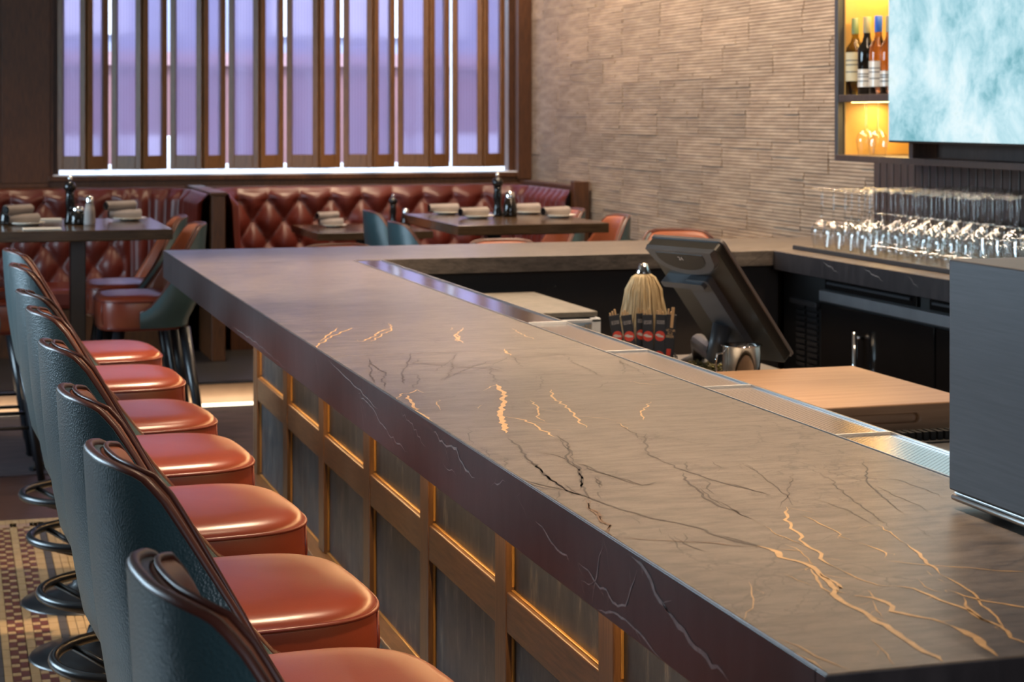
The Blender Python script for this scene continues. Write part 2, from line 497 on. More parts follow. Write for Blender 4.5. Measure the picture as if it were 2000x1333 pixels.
def props(o, label=None, cat=None, group=None, kind=None):
    if label: o['label'] = label
    if cat: o['category'] = cat
    if group: o['group'] = group
    if kind: o['kind'] = kind
    return o

def obj(name, mb, mats, parent=None, world=True, bevel=0, label=None, kind=None, fix=False):
    """mesh given in world coordinates (world=True) goes under its parent unmoved."""
    root = parent
    off = Vector((0, 0, 0))
    if parent is not None and world:
        q = parent
        while q is not None:
            off += q.location; q = q.parent
        mb.shift((-off.x, -off.y, -off.z))
    me = mb.mesh(name)
    for m in (mats if isinstance(mats, (list, tuple)) else [mats]):
        me.materials.append(m)
    if fix:
        bm = bmesh.new(); bm.from_mesh(me)
        bmesh.ops.recalc_face_normals(bm, faces=bm.faces)
        bm.to_mesh(me); bm.free()
    o = bpy.data.objects.new(name, me)
    COL.objects.link(o)
    if parent is not None: o.parent = parent
    if bevel:
        md = o.modifiers.new('bevel', 'BEVEL'); md.width = bevel; md.segments = 2; md.limit_method = 'ANGLE'
    props(o, label, kind=kind)
    return o

def thing(name, label, cat, loc=(0, 0, 0), rz=0, group=None):
    o = bpy.data.objects.new(name, None)
    COL.objects.link(o)
    o.empty_display_size = .1
    o.location = loc; o.rotation_euler = (0, 0, rz)
    return props(o, label, cat, group)

def copy_tree(o, parent=None):
    kids = list(o.children)
    c = o.copy(); COL.objects.link(c); c.parent = parent
    for k in kids: copy_tree(k, c)
    return c

def dup(src, loc, rz=0, label=None, group=None, scale=None):
    c = copy_tree(src)
    c.location = loc; c.rotation_euler = (0, 0, rz)
    if label: c['label'] = label
    if group: c['group'] = group
    if scale: c.scale = scale
    return c

def struct(name, mb, m, parent=None, **kw):
    o = obj(name, mb, m, parent, **kw)
    if parent is None: o['kind'] = 'structure'
    return o

def smooth01(t):
    t = max(0, min(1, t)); return t * t * (3 - 2 * t)

# vein lines traced on the stone: (width in mm, points in metres)
GOLD=[(7, [(0.8934, 1.9865), (0.901, 1.9675), (0.9032, 1.9504), (0.8951, 1.9286), (0.906, 1.9056), (0.91, 1.8772), (0.9025, 1.8419), (0.8969, 1.8073), (0.8912, 1.7809), (0.879, 1.7639), (0.8747, 1.7154), (0.8749, 1.6742), (0.8724, 1.6265), (0.8687, 1.5816), (0.866, 1.5493), (0.8696, 1.5321), (0.8662, 1.5173)]),
(3, [(0.91, 1.8772), (0.8898, 1.8238), (0.8796, 1.7913), (0.879, 1.7639)]),
(5, [(0.9056, 1.8484), (0.8976, 1.7824), (0.9003, 1.7992)]),
(4, [(1.0166, 2.1712), (0.9824, 2.1029), (0.9688, 2.0422), (0.9488, 1.9699), (0.9472, 1.9291), (0.9352, 1.9086), (0.9339, 1.8662)]),
(2.2, [(0.9339, 1.8662), (0.9343, 1.8324), (0.9362, 1.8026), (0.9413, 1.7833), (0.9561, 1.7753)]),
(4, [(0.9561, 1.7753), (0.9707, 1.7604), (0.9737, 1.7286), (0.9766, 1.6945), (0.981, 1.6674), (0.976, 1.6345), (0.9803, 1.6059), (0.9771, 1.5891), (0.968, 1.5687), (0.9714, 1.5507), (0.978, 1.5375)]),
(6, [(0.8987, 1.7499), (0.9114, 1.7406), (0.9167, 1.7158), (0.9154, 1.7032), (0.9049, 1.6871), (0.9161, 1.668), (0.9302, 1.6483), (0.9351, 1.6225)]),
(11, [(0.9351, 1.6225), (0.9368, 1.6012), (0.9371, 1.578), (0.9287, 1.5524), (0.9236, 1.5185)]),
(2, [(0.9446, 2.0768), (0.9394, 2.0331), (0.9433, 1.997), (0.9452, 1.9667)]),
(2, [(0.9272, 1.9848), (0.9311, 1.9626), (0.9245, 1.9278), (0.915, 1.8834)]),
(2.2, [(1.0133, 2.1176), (1.0142, 2.0744), (1.0152, 2.0372), (1.0127, 2.0111), (1.0061, 2.0042), (1.0119, 1.9764)]),
(3, [(1.0127, 1.9659), (1.0181, 1.9365), (1.0192, 1.9115), (1.0063, 1.8912)]),
(2, [(1.0002, 1.8796), (1.0212, 1.8592), (1.0346, 1.8474), (1.0565, 1.8332), (1.0782, 1.819), (1.097, 1.8005), (1.1211, 1.7895), (1.1508, 1.7746)]),
(2, [(1.0797, 2.0454), (1.0714, 1.9934), (1.0635, 1.9438)]),
(4, [(1.0635, 1.9438), (1.0541, 1.8969), (1.0383, 1.854), (1.0375, 1.8313), (1.0271, 1.8044)]),
(3, [(1.0271, 1.8044), (1.027, 1.7753), (1.0226, 1.7413), (1.0134, 1.7033), (1.0032, 1.68), (0.9978, 1.6497), (0.9881, 1.6217), (0.9802, 1.6)]),
(4, [(1.0022, 1.744), (1.0057, 1.719), (1.0132, 1.6967), (1.0285, 1.6789), (1.0405, 1.661), (1.0649, 1.6422)]),
(5, [(1.0024, 1.7133), (0.9875, 1.6847), (0.9826, 1.6669), (0.976, 1.6345), (0.9774, 1.6188)]),
(2.5, [(0.7551, 1.627), (0.7619, 1.6025), (0.7628, 1.5669), (0.7682, 1.5416), (0.7739, 1.5178)]),
(3, [(0.7483, 1.5983), (0.7459, 1.5827), (0.7513, 1.5598), (0.7536, 1.5512), (0.7474, 1.5222)]),
(2, [(0.9941, 1.7924), (0.9854, 1.763), (0.9899, 1.734)]),
(2, [(0.9062, 1.7289), (0.8924, 1.694), (0.8849, 1.668)]),
(2, [(0.9213, 1.7684), (0.916, 1.7494), (0.9139, 1.7365)]),
(1.5, [(0.8388, 1.6019), (0.8323, 1.5703), (0.8222, 1.5358), (0.8186, 1.5186)]),
(1.5, [(0.8663, 1.8565), (0.8684, 1.8266), (0.8728, 1.8004)]),
(1.5, [(0.816, 1.8352), (0.8088, 1.8126), (0.792, 1.7699), (0.7756, 1.7356), (0.7462, 1.6975)]),
(2, [(1.0219, 1.8246), (1.0161, 1.8004)]),
(2, [(1.0149, 1.7898), (1.0154, 1.7752)]),
(2, [(0.9099, 1.9649), (0.9206, 1.9575), (0.9401, 1.9393)]),
(9, [(0.9667, 3.3118), (0.948, 3.1988), (0.9104, 3.0813), (0.8623, 2.9274), (0.832, 2.7989)]),
(4, [(0.8759, 2.9556), (0.8985, 2.9086), (0.8954, 2.8243), (0.8948, 2.7438)]),
(4, [(1.0424, 3.2189), (1.0153, 3.1222), (1.0033, 3.001), (0.9876, 2.9302), (0.9689, 2.8098)]),
(3, [(0.9687, 3.1087), (0.9522, 3.0164), (0.9246, 2.9248), (0.9238, 2.8851)]),
(6, [(0.7757, 3.2317), (0.7637, 3.1254), (0.749, 3.0435), (0.7497, 2.9936), (0.743, 2.9161)]),
(3, [(0.7406, 3.1773), (0.7747, 3.251), (0.7852, 3.2478), (0.8094, 3.2889), (0.8114, 3.2399)]),
(4, [(0.8622, 4.0089), (0.9093, 4.0975), (0.9486, 4.1936), (0.9827, 4.2474)]),
(5, [(1.1002, 4.0857), (1.0737, 3.9741), (1.0705, 3.9177)]),
(4, [(1.1044, 4.1625), (1.1237, 4.2213)]),
(2.5, [(1.2533, 4.166), (1.2384, 4.0441), (1.2415, 3.9383)]),
(5, [(1.1273, 3.8039), (1.1073, 3.6918)]),
(3, [(1.1637, 3.0319), (1.1116, 2.9429), (1.0818, 2.8534)]),
(2.5, [(0.8184, 3.163), (0.8, 3.0969), (0.7913, 3.0477)]),
(2.5, [(0.8564, 3.0452), (0.8752, 3.083)]),
(2, [(1.0321, 2.8447), (1.0259, 2.7776)]),
(2, [(1.2208, 3.2766), (1.2227, 3.245), (1.2597, 3.2073)]),
(4, [(0.739, 3.9207), (0.8031, 4.0897), (0.8536, 4.196), (0.9026, 4.2878)]),
(3.5, [(0.8835, 4.0073), (0.9322, 4.1209), (0.9769, 4.2115), (1.002, 4.3468)]),
(4, [(1.1489, 4.2137), (1.0903, 4.0734), (1.0639, 3.953)]),
(4, [(0.8683, 4.2981), (0.7762, 4.0396)])]
DARK=[(2.5, [(0.8715, 2.0536), (0.8834, 2.0237), (0.8952, 1.986), (0.9011, 1.9634)]),
(1.6, [(0.9976, 2.3506), (1.0118, 2.3233), (1.0192, 2.2817), (1.0285, 2.2461)]),
(1.4, [(1.1576, 2.3378), (1.138, 2.274), (1.1199, 2.1919), (1.1087, 2.1435), (1.1044, 2.1048), (1.0843, 2.0256)]),
(2, [(1.2593, 2.4321), (1.2239, 2.3541), (1.1825, 2.2606), (1.1715, 2.2194), (1.1535, 2.1505), (1.1407, 2.089)]),
(1.3, [(1.0618, 2.2094), (1.0786, 2.1782), (1.0839, 2.1258), (1.0778, 2.0837), (1.0722, 2.0477)]),
(1.3, [(1.1887, 2.2587), (1.1828, 2.2051), (1.183, 2.1624), (1.1842, 2.1309), (1.1747, 2.0935)]),
(1.2, [(1.1208, 2.3729), (1.0846, 2.3014), (1.0486, 2.2347), (1.0036, 2.165)]),
(1, [(1.1225, 2.0279), (1.1025, 1.9535)]),
(1.2, [(0.9478, 2.2331), (0.946, 2.1823), (0.9443, 2.1335), (0.9464, 2.1042)]),
(1.2, [(1.0878, 2.4578), (1.0752, 2.3746), (1.0588, 2.2865), (1.0283, 2.1676)]),
(1.2, [(1.1766, 2.3562), (1.1928, 2.3154), (1.2381, 2.2899), (1.2432, 2.2199), (1.238, 2.1564)]),
(7, [(1.0285, 3.5562), (1.0012, 3.4726), (0.9835, 3.3903), (0.9708, 3.3311)]),
(3.5, [(0.8037, 3.3608), (0.8313, 3.5014), (0.9072, 3.7392), (0.9263, 3.811)]),
(3, [(0.8174, 3.7411), (0.8041, 3.6237), (0.803, 3.5099), (0.7762, 3.4314), (0.7625, 3.3328)]),
(2.5, [(0.8052, 3.671), (0.7747, 3.5184), (0.7551, 3.396)]),
(2.5, [(0.801, 3.3013), (0.8453, 3.4106), (0.8559, 3.472), (0.8454, 3.4972)]),
(2, [(0.8821, 3.6359), (0.9069, 3.6212), (0.9382, 3.5834), (0.9731, 3.5495), (1.0116, 3.5194), (1.0299, 3.4752)]),
(2, [(0.8931, 3.5051), (0.9411, 3.5943), (1.0138, 3.7585)]),
(2, [(0.9675, 3.6465), (0.9499, 3.5565), (0.8895, 3.3973)]),
(1.8, [(0.8734, 3.3811), (0.9331, 3.4708), (0.9759, 3.5371), (1.0509, 3.6336)]),
(2.5, [(1.1008, 3.681), (1.0285, 3.5562)]),
(2.5, [(1.1231, 3.7783), (1.099, 3.6315), (1.0788, 3.5177)]),
(3.5, [(1.2212, 3.6831), (1.1975, 3.553), (1.1946, 3.4598), (1.1849, 3.3512)]),
(2, [(1.1355, 3.7745), (1.1822, 3.7078), (1.2356, 3.6659), (1.2883, 3.6246), (1.3102, 3.5928)]),
(1.8, [(1.0759, 3.4727), (1.1197, 3.4146), (1.166, 3.3678), (1.2957, 3.3071)]),
(2.5, [(1.2991, 3.5713), (1.2791, 3.4809), (1.2326, 3.3587)]),
(2, [(1.2961, 3.5722), (1.2887, 3.4546), (1.2716, 3.3252)]),
(2, [(1.0851, 3.403), (1.0395, 3.2695), (1.0087, 3.1998)]),
(1.6, [(1.1844, 3.2981), (1.1299, 3.2123), (1.0962, 3.1831)]),
(3, [(0.8224, 2.7585), (0.8173, 2.677), (0.8004, 2.5909), (0.7948, 2.5069), (0.7851, 2.4347), (0.7826, 2.3538)]),
(4, [(0.9012, 2.7635), (0.8978, 2.7076), (0.8797, 2.6316), (0.8559, 2.5742), (0.8476, 2.5149), (0.8449, 2.48), (0.8277, 2.4163), (0.8002, 2.3486)]),
(2, [(0.8995, 2.7353), (0.8872, 2.6831), (0.8761, 2.6065), (0.853, 2.5377)]),
(2, [(0.8279, 2.634), (0.8439, 2.6097), (0.8516, 2.5755), (0.8488, 2.539)]),
(2, [(0.8551, 2.5371), (0.8668, 2.4971), (0.8708, 2.4374), (0.8861, 2.3932), (0.8891, 2.3539), (0.9164, 2.3675)]),
(3.5, [(0.8519, 2.4316), (0.8316, 2.355)]),
(2, [(1.0243, 2.816), (1.0273, 2.7401), (1.01, 2.6739)]),
(3, [(1.0423, 2.7356), (0.9934, 2.6106), (0.9798, 2.5496), (0.9858, 2.5101)]),
(2.5, [(0.7282, 2.4351), (0.7475, 2.4128), (0.758, 2.3772), (0.7728, 2.3568)]),
(2, [(0.792, 2.8706), (0.7554, 2.716)]),
(1.8, [(0.9226, 3.7094), (0.8824, 3.6239)]),
(2, [(0.7645, 2.6929), (0.7458, 2.5947)]),
(1.8, [(0.7761, 2.6109), (0.7513, 2.52)]),
(3, [(0.7966, 2.5713), (0.7926, 2.4919), (0.785, 2.4274), (0.7846, 2.3818), (0.7821, 2.3471), (0.79, 2.323), (0.7989, 2.3075)]),
(5, [(0.8513, 2.5548), (0.8515, 2.5039), (0.8347, 2.4407), (0.8109, 2.3739), (0.7999, 2.3158), (0.7936, 2.2922)]),
(3.5, [(0.7448, 2.4395), (0.7589, 2.4031), (0.7741, 2.3716), (0.7859, 2.3372), (0.7962, 2.2998), (0.8015, 2.2649), (0.8102, 2.2217), (0.8208, 2.1948), (0.8303, 2.1573), (0.8511, 2.1247), (0.8641, 2.0951), (0.8689, 2.0473), (0.8816, 2.009), (0.8921, 1.989), (0.9009, 1.9731)]),
(4, [(0.7766, 2.3575), (0.7621, 2.3186), (0.7473, 2.2894)]),
(2, [(0.7934, 2.3973), (0.7921, 2.3662), (0.7932, 2.3221)]),
(2.5, [(0.8526, 2.4306), (0.8327, 2.3584)]),
(2.5, [(0.8275, 2.3334), (0.8183, 2.3275), (0.8081, 2.2836)]),
(1.8, [(0.8574, 2.5324), (0.8629, 2.4708), (0.8747, 2.4192), (0.8829, 2.3658), (0.8963, 2.3527), (0.919, 2.3732)]),
(2, [(0.8525, 2.3329), (0.8785, 2.3491), (0.8979, 2.3568)]),
(2.5, [(0.8077, 2.1755), (0.8038, 2.1315)]),
(3.5, [(0.9778, 2.4265), (0.9598, 2.3749), (0.954, 2.3354), (0.9492, 2.2968), (0.9382, 2.2487), (0.937, 2.1996), (0.9449, 2.1772), (0.9452, 2.1227)]),
(2.5, [(0.9784, 2.5166), (0.9831, 2.4444), (0.9912, 2.4032), (0.9941, 2.3645), (1.0051, 2.3245), (1.0176, 2.2894), (1.0281, 2.2514)]),
(2.5, [(1.0138, 2.5059), (0.9935, 2.4512), (0.9897, 2.4229)]),
(2, [(0.9573, 2.3209), (0.9524, 2.2871), (0.9462, 2.2296), (0.9432, 2.2059)]),
(2.5, [(0.9857, 2.367), (0.9838, 2.34), (0.9654, 2.3096), (0.9605, 2.2717)]),
(1.5, [(1.0491, 2.4953), (1.0419, 2.4366), (1.055, 2.413)]),
(1.5, [(1.0812, 2.4549), (1.0788, 2.4009)]),
(2, [(0.8185, 2.1052), (0.8102, 2.0755)]),
(2, [(0.8162, 2.0701), (0.8102, 2.0305), (0.8021, 2.0061), (0.795, 1.9692)]),
(2, [(0.8196, 2.0621), (0.8163, 2.0219), (0.8208, 1.9939), (0.829, 1.9718)]),
(2, [(0.8362, 2.0712), (0.8305, 2.0449), (0.8149, 2.0223)]),
(2, [(0.8081, 2.2065), (0.8062, 2.1876)])]
BROWN=[(2.5, [(0.7904, 2.2932), (0.774, 2.2406), (0.7714, 2.1942), (0.7623, 2.1589), (0.7671, 2.1352), (0.7481, 2.1048), (0.7434, 2.0781)]),
(2.5, [(0.7909, 2.2846), (0.7781, 2.2474), (0.7744, 2.1932), (0.7653, 2.158), (0.769, 2.1383), (0.7517, 2.1037), (0.7474, 2.0768)]),
(2, [(0.7456, 2.0753), (0.7623, 2.0641), (0.7815, 2.0514), (0.8107, 2.0358), (0.8534, 2.0107), (0.8982, 1.9706)])]
FASCIA=[(3, [(2.3766, 1.0271), (2.3429, 1.0257), (2.3047, 1.0139), (2.2833, 1.0104), (2.2417, 1.0116), (2.2315, 1.0058)]),
(3, [(2.1965, 1.0123), (2.1577, 1.0118), (2.1388, 1.0054), (2.1155, 1.0002), (2.0927, 1.0043), (2.0704, 0.9947), (2.0528, 0.9946), (2.0269, 1.0019), (2.01, 1.0259), (1.9892, 1.0528)]),
(2.5, [(2.1041, 1.0626), (2.1271, 1.0128), (2.1459, 0.9664)]),
(2, [(2.1867, 0.9924), (2.1577, 0.9946), (2.1341, 1.005)]),
(6, [(2.0058, 1.0635), (1.9769, 1.0614), (1.9487, 1.0522), (1.933, 1.039), (1.9059, 1.0331), (1.887, 1.0282)]),
(1.6, [(2.4588, 1.0434), (2.4112, 1.0233)]),
(2.2, [(3.5012, 1.0353), (3.3793, 1.0272), (3.2406, 0.999), (3.1011, 0.9932)]),
(2, [(3.1463, 1.0544), (3.0789, 1.0465), (2.9723, 1.0231)]),
(4, [(2.9216, 1.0565), (2.8532, 1.0483), (2.7785, 1.0539), (2.7605, 1.0405), (2.7249, 1.0306), (2.6732, 1.0287)]),
(1.6, [(2.8628, 1.0175), (2.7785, 1.0113)]),
(2.5, [(2.5829, 1.0345), (2.513, 1.0532)]),
(6, [(1.912, 1.0335), (1.8647, 1.0207), (1.8006, 1.0112), (1.7288, 1.0011)]),
(3, [(2.1248, 0.9718), (2.0677, 0.9836), (2.0286, 0.9856), (1.9983, 0.983), (1.9471, 0.976), (1.9051, 0.9698)]),
(2, [(2.0058, 0.9863), (1.9761, 0.9732)]),
(2, [(5.1519, 0.9804), (4.7473, 0.9882), (4.294, 0.9796)]),
(2.5, [(3.8041, 1.0648), (3.5012, 1.0441), (3.3234, 1.032)]),
(2, [(3.9454, 1.058), (3.9048, 1.0196)])]

# ------------------------------------------------------------ the room
WX, WY = 3.816, 12.2          # stone wall plane, window wall plane
X0, Y0, CH = -3.6, -3.2, 3.2
floor = struct('floor', MB().box(X0, WX + .2, Y0, WY + .2, -.1, 0), M['floor_wood'])
struct('ceiling', MB().box(X0, WX + .2, Y0, WY + .2, CH, CH + .1), M['plaster'])
struct('wall_left', MB().box(X0 - .2, X0, Y0, WY + .2, -.1, CH + .1), M['side_wall'])
struct('wall_front', MB().box(X0, WX + .2, Y0 - .2, Y0, -.1, CH + .1), M['side_wall'])
wall_right = struct('wall_right', MB().box(WX + .03, WX + .25, Y0, WY + .2, -.1, CH + .1), M['joint'])
WL, WR, WB, WT = .627, 3.70, 1.175, 2.95
struct('wall_back', MB().box(X0, WL, WY, WY + .2, 0, CH).box(WR, WX + .03, WY, WY + .2, 0, CH).box(WL, WR, WY, WY + .2, 0, WB).box(WL, WR, WY, WY + .2, WT, CH), M['wall_wood'])
# vertical boards of the back wall, left of the window
bw = .30
x = WL - .02
k = 0
while x > -1.6 and k < 12:
    obj('board', MB().box(x - bw + .004, x, WY - .018, WY, 1.13, CH), M['wall_wood'], bpy.data.objects['wall_back'], bevel=.002)
    x -= bw; k += 1
struct('trim_1', MB().box(WL - .03, WR + .03, WY - .03, WY, WB - .035, WB - .004).box(X0, WL - .03, WY - .03, WY, 1.10, 1.125), M['wall_wood'], bevel=.003)
struct('trim_2', MB().box(WR, WX - .02, WY - .05, WY, WB - .05, CH), M['wall_wood'], bevel=.003)

# stone ledger panels on the right wall (courses of split strips)
PH, PL = .152, .61
variants = []
for k in range(9):
    mb = MB(); nz = 9; hz = PH / nz
    for r in range(nz):
        yy = 0
        while yy < PL - .001:
            ln = random.choice([.16, .30, .40, .61, .61])
            y1 = min(PL, yy + ln)
            if PL - y1 < .08: y1 = PL
            d = random.choice([.0165, .018, .019, .0195, .021])
            mb.box(-d, .03, yy + (.003 if yy == 0 else .0008), y1 - (.003 if y1 == PL else .0008), r * hz + .0014, (r + 1) * hz - .0022)
            yy = y1
    me = mb.mesh('stone_panel'); me.materials.append(M['ledger']); variants.append(me)
row = 0
z = .84
while z < 3.15:
    y = 12.15 - (row % 3) * .21 - random.random() * .05
    first = True
    yend = 4.4 if z > 1.0 else 6.2
    yy = 12.19
    while yy > yend:
        ln = PL
        o = bpy.data.objects.new('stone_panel', random.choice(variants))
        COL.objects.link(o); o.parent = wall_right
        yp = yy - PL
        if first:
            sc = (12.19 - (y - 0)) + .2 + (row % 3) * .1
            sc = min(1, sc / PL); yp = yy - PL * sc; o.scale = (1, sc, 1); first = False
        o.location = (WX, yp, z)
        yy = yp
    z += PH; row += 1

# platform under the booths, with a lit riser
PY = 10.05
plat = struct('platform', MB().box(X0, WX, PY + .02, WY, 0, .12), M['black'])
plat['kind'] = 'structure'
obj('nosing', MB().box(X0, WX, PY - .01, PY + .05, .12, .128), M['black_metal'], plat)
obj('riser_panel', MB().box(X0, WX, PY + .005, PY + .02, .0, .12), M['tile_pink'], plat)
obj('light_strip', MB().box(X0, WX, PY - .035, PY - .01, .004, .018), M['led'], plat, label='glowing light strip at the foot of the step')
add_light('AREA', 'step_strip_light', (0.5, PY - .05, .03), (0.5, PY + .2, .12), 3, (1.0, .85, .55), shape='RECTANGLE', size=7, size_y=.02)

# carpet, mosaic floor
obj('carpet', MB().box(X0, WX, 8.35, PY - .04, 0, .006), M['carpet'], floor)
MYE = 7.42
obj('mosaic_bed', MB().box(-1.0, 1.0, 1.9, MYE, 0, .004), M['grout'], floor)
tf = .0045
beige = MB(); gray = MB(); pale = MB()
def strip(mb, a, b_): 
    y = MYE - .145 - 62 * .0865
    while y < MYE - .14:
        mb.box(a + .0006, b_ - .0006, y + .0006, y + .0854, .004, .004 + tf); y += .0865
for a, b_ in ((.145, .167), (.2165, .242), (.289, .3195)): strip(beige, a, b_)
for a, b_ in ((.1195, .145), (.3195, .344)): strip(gray, a, b_)
x = .346
while x < .97:
    strip(beige, x, x + .0245); x += .0253
x = .118
while x > -.97:
    strip(beige, x - .0245, x); x -= .0253
y = MYE - .13
for x0 in range(-39, 39):
    pale.box(x0 * .0253 + .0006, x0 * .0253 + .0247, MYE - .13, MYE - .07, .004, .004 + tf)
    beige.box(x0 * .0253 + .0006, x0 * .0253 + .0247, MYE - .068, MYE - .001, .004, .004 + tf)
far = MB(); small = MB(); brown = MB().box(0, .0225, 0, .054, 0, tf).mesh('tile')
brown.materials.append(M['tile_brown'])
for cx, ph in ((.168, 0), (.1912, .5), (.243, 0), (.2662, .5)):
    y = 4.7 + ph * .0865 - 31 * .0865
    while y < MYE - .19:
        if y > 5.05:
            o = bpy.data.objects.new('tile', brown); COL.objects.link(o); o.parent = floor
            o.location = (cx, y, .004)
        else:
            far.box(cx, cx + .0225, y, y + .054, .004, .004 + tf)
        small.box(cx, cx + .0225, y + .0555, y + .085, .004, .004 + tf)
        y += .0865
obj('beige_tiles', beige, M['tile_beige'], floor, kind='stuff')
obj('brown_tiles', far, M['tile_brown'], floor, kind='stuff')
obj('gray_tiles', gray, M['tile_gray'], floor, kind='stuff')
obj('border_tiles', pale, M['tile_pink'], floor, kind='stuff')
obj('small_tiles', small, M['tile_beige'], floor, kind='stuff')

# ------------------------------------------------------------ outside the window
props(struct('ground_outside', MB().box(-16, 22, WY + .6, 40, -.1, 0), M['concrete']), kind='structure')
fb = thing('facade_building', 'red brick building with pale band seen through the ribbed glass', 'building', (3, 20, 0))
obj('lower_wall', MB().box(-12, 18, 20, 20.4, 0, 2.08), M['brick'], fb)
obj('band', MB().box(-12, 18, 19.9, 20.4, 2.08, 2.22), M['facade_pink'], fb)
obj('upper_wall', MB().box(-12, 18, 20.05, 20.4, 2.22, 3.1), M['facade_blue'], fb)
for i in range(6):
    obj('window', MB().box(-6 + i * 3.1, -4.4 + i * 3.1, 19.98, 20.06, 2.40, 2.95), M['outside_white'], fb, label='pale framed window')
lw = thing('daylight_wall', 'added low white wall outside, stands in for daylight below the screens', 'wall', (3, 16.5, 0))
obj('coping', MB().box(-8, 14, 16.5, 16.8, 0, 1.12), M['outside_white'], lw)  # white wall added to show as a bright strip below the screens
for pn_, (a, b_) in zip(('leftmost', 'second from the left', 'third from the left', 'rightmost'), ((.9, 1.25), (1.55, 1.95), (4.05, 4.3), (4.7, 5.2))):  # white boxes added to show as bright patches through the panes
    props(obj('bright_patch_box', MB().box(a, b_, 16.52, 16.78, 1.12, 1.36).box(a + .02, b_ - .02, 16.54, 16.76, 1.30, 1.37), M['outside_white'], bevel=.01),
          'added white box standing in for a bright patch outside, %s of four' % pn_, 'planter', 'added white boxes outside the window')
for pn_, px in zip(('leftmost of six', 'second from the left', 'third from the left', 'fourth from the left', 'fifth from the left', 'rightmost of six'), (1.352, 2.42, 3.36, 3.56, 4.32, 5.06)):  # white posts added so that the screen gaps look bright
    props(obj('bright_gap_post', MB().lathe([(.03, 0), (.026, .04), (.026, 3.6), (.04, 3.62), (.04, 3.66)], px, 16.2, 10), M['outside_white']),
          'slim white post added to brighten a screen gap, ' + pn_, 'post', 'added white posts outside')

# ------------------------------------------------------------ window with folded screen leaves
win = thing('window_1', None, None, (WL, WY, WB)); win['kind'] = 'structure'
obj('window_frame', MB().box(WL, WL + .04, WY + .05, WY + .15, WB, WT).box(WR - .04, WR, WY + .05, WY + .15, WB, WT).box(WL, WR, WY + .05, WY + .15, WT - .05, WT), M['wall_wood'], win, bevel=.003)
obj('sill', MB().box(WL, WR, WY - .02, WY + .19, WB - .004, WB + .004), M['outside_white'], win)
for i in range(3):
    a = WL + .04 + i * (WR - WL - .08) / 3; b_ = a + (WR - WL - .08) / 3
    obj('pane', MB().box(a + .003, b_ - .003, WY + .13, WY + .136, WB + .006, WT - .05), M['window_glass'], win)
def leaf(p0, p1, wst, name_i):
    """one screen leaf between two plan points: stiles, rails and a ribbed pane"""
    p0 = Vector((p0[0], p0[1], 0)); p1 = Vector((p1[0], p1[1], 0))
    d = (p1 - p0); L = d.length; d.normalize(); ang = math.atan2(d.y, d.x)
    fr = MB(); zb, zt = WB + .035, WT - .06
    t = .017; wst = .037
    fr.box(0, wst, -t, t, zb, zt).box(L - wst, L, -t, t, zb, zt).box(wst, L - wst, -t, t, zb, zb + .09).box(wst, L - wst, -t, t, zt - .09, zt)
    o = obj('screen_leaf', fr, M['screen_wood'], win, world=False, bevel=.003)
    o.location = (p0.x - WL, p0.y - WY, -WB); o.rotation_euler = (0, 0, ang)
    pn = MB(); n = 2 * int((L - 2 * wst) / .008)
    for (yo, fl) in ((-.003, False), (.003, True)):
        rows = [[], []]
        for q in range(n + 1):
            xx = wst + (L - 2 * wst) * q / n; yy = yo + (.0012 if q % 2 else -.0012) * (1 if yo > 0 else -1)
            rows[0].append((xx, yy, zb + .09)); rows[1].append((xx, yy, zt - .09))
        pn.grid(rows, smooth=False, flip=fl)
    p = obj('pane', pn, M['ribbed'], o, world=False)
gaps = [.645, .981, 1.354, 1.731, 2.112, 2.492, 2.862, 3.239, 3.63]
for i in range(8):
    a, c = gaps[i] + .016, gaps[i + 1] - .016
    mid = a + (c - a) * (.56 if i % 2 == 0 else .53)
    leaf((a, WY + .02), (mid - .002, WY - .065), .040, i)
    leaf((mid + .002, WY - .065), (c, WY + .02), .040, i)

# ------------------------------------------------------------ bar counter (one continuous top)
BX0, BX1, BY0, BY1 = .747, 1.420, 1.514, 6.912
RX0, RX1 = 1.316, 1.414      # drip rail
IY = 6.25                     # inner edge of the far counter
KX = 2.88                     # inner edge of the back counter
ZT = 1.07
top = thing('countertop', 'continuous brown veined stone bar top turning along the far and right sides', 'countertop', (BX0, BY0, .97))
SEAM = 3.79
for (y0, y1) in ((BY0, SEAM - .0008), (SEAM + .0008, IY)):
    obj('slab', MB().box(BX0 + .002, RX0 - .001, y0, y1, ZT - .055, ZT), M['stone'], top, bevel=.0015)
    obj('slab', MB().box(RX1 + .001, BX1, y0, y1, ZT - .055, ZT), M['stone'], top, bevel=.0015)
obj('slab', MB().box(RX0, RX1, BY0 + .002, 2.10, ZT - .055, ZT), M['stone'], top)
obj('slab', MB().box(BX0 + .002, KX, IY + .001, BY1, ZT - .055, ZT), M['stone'], top, bevel=.0015)
obj('slab', MB().box(KX + .001, WX - .035, 3.4, BY1, ZT - .055, ZT), M['stone'], top, bevel=.0015)
obj('fascia', MB().box(BX0, BX0 + .022, BY0 + .0205, BY1, .97, ZT - .0012), M['stone_edge'], top, bevel=.001, label='dark veined front edge of the bar top')
obj('fascia', MB().box(BX0, BX1, BY0 - .001, BY0 + .02, .97, ZT - .0012), M['stone_edge'], top, bevel=.001)
obj('fascia', MB().box(BX0 + .023, WX - .04, BY1 - .02, BY1 + .001, .97, ZT - .0012), M['stone_edge'], top, bevel=.001)
obj('fascia', MB().box(KX - .004, KX + .012, 3.4, IY, ZT - .068, ZT - .0012), M['stone_edge'], top, bevel=.001)
obj('underside', MB().box(BX0 + .024, 1.05, BY0 + .03, BY1 - .03, .985, 1.014), M['black'], top)

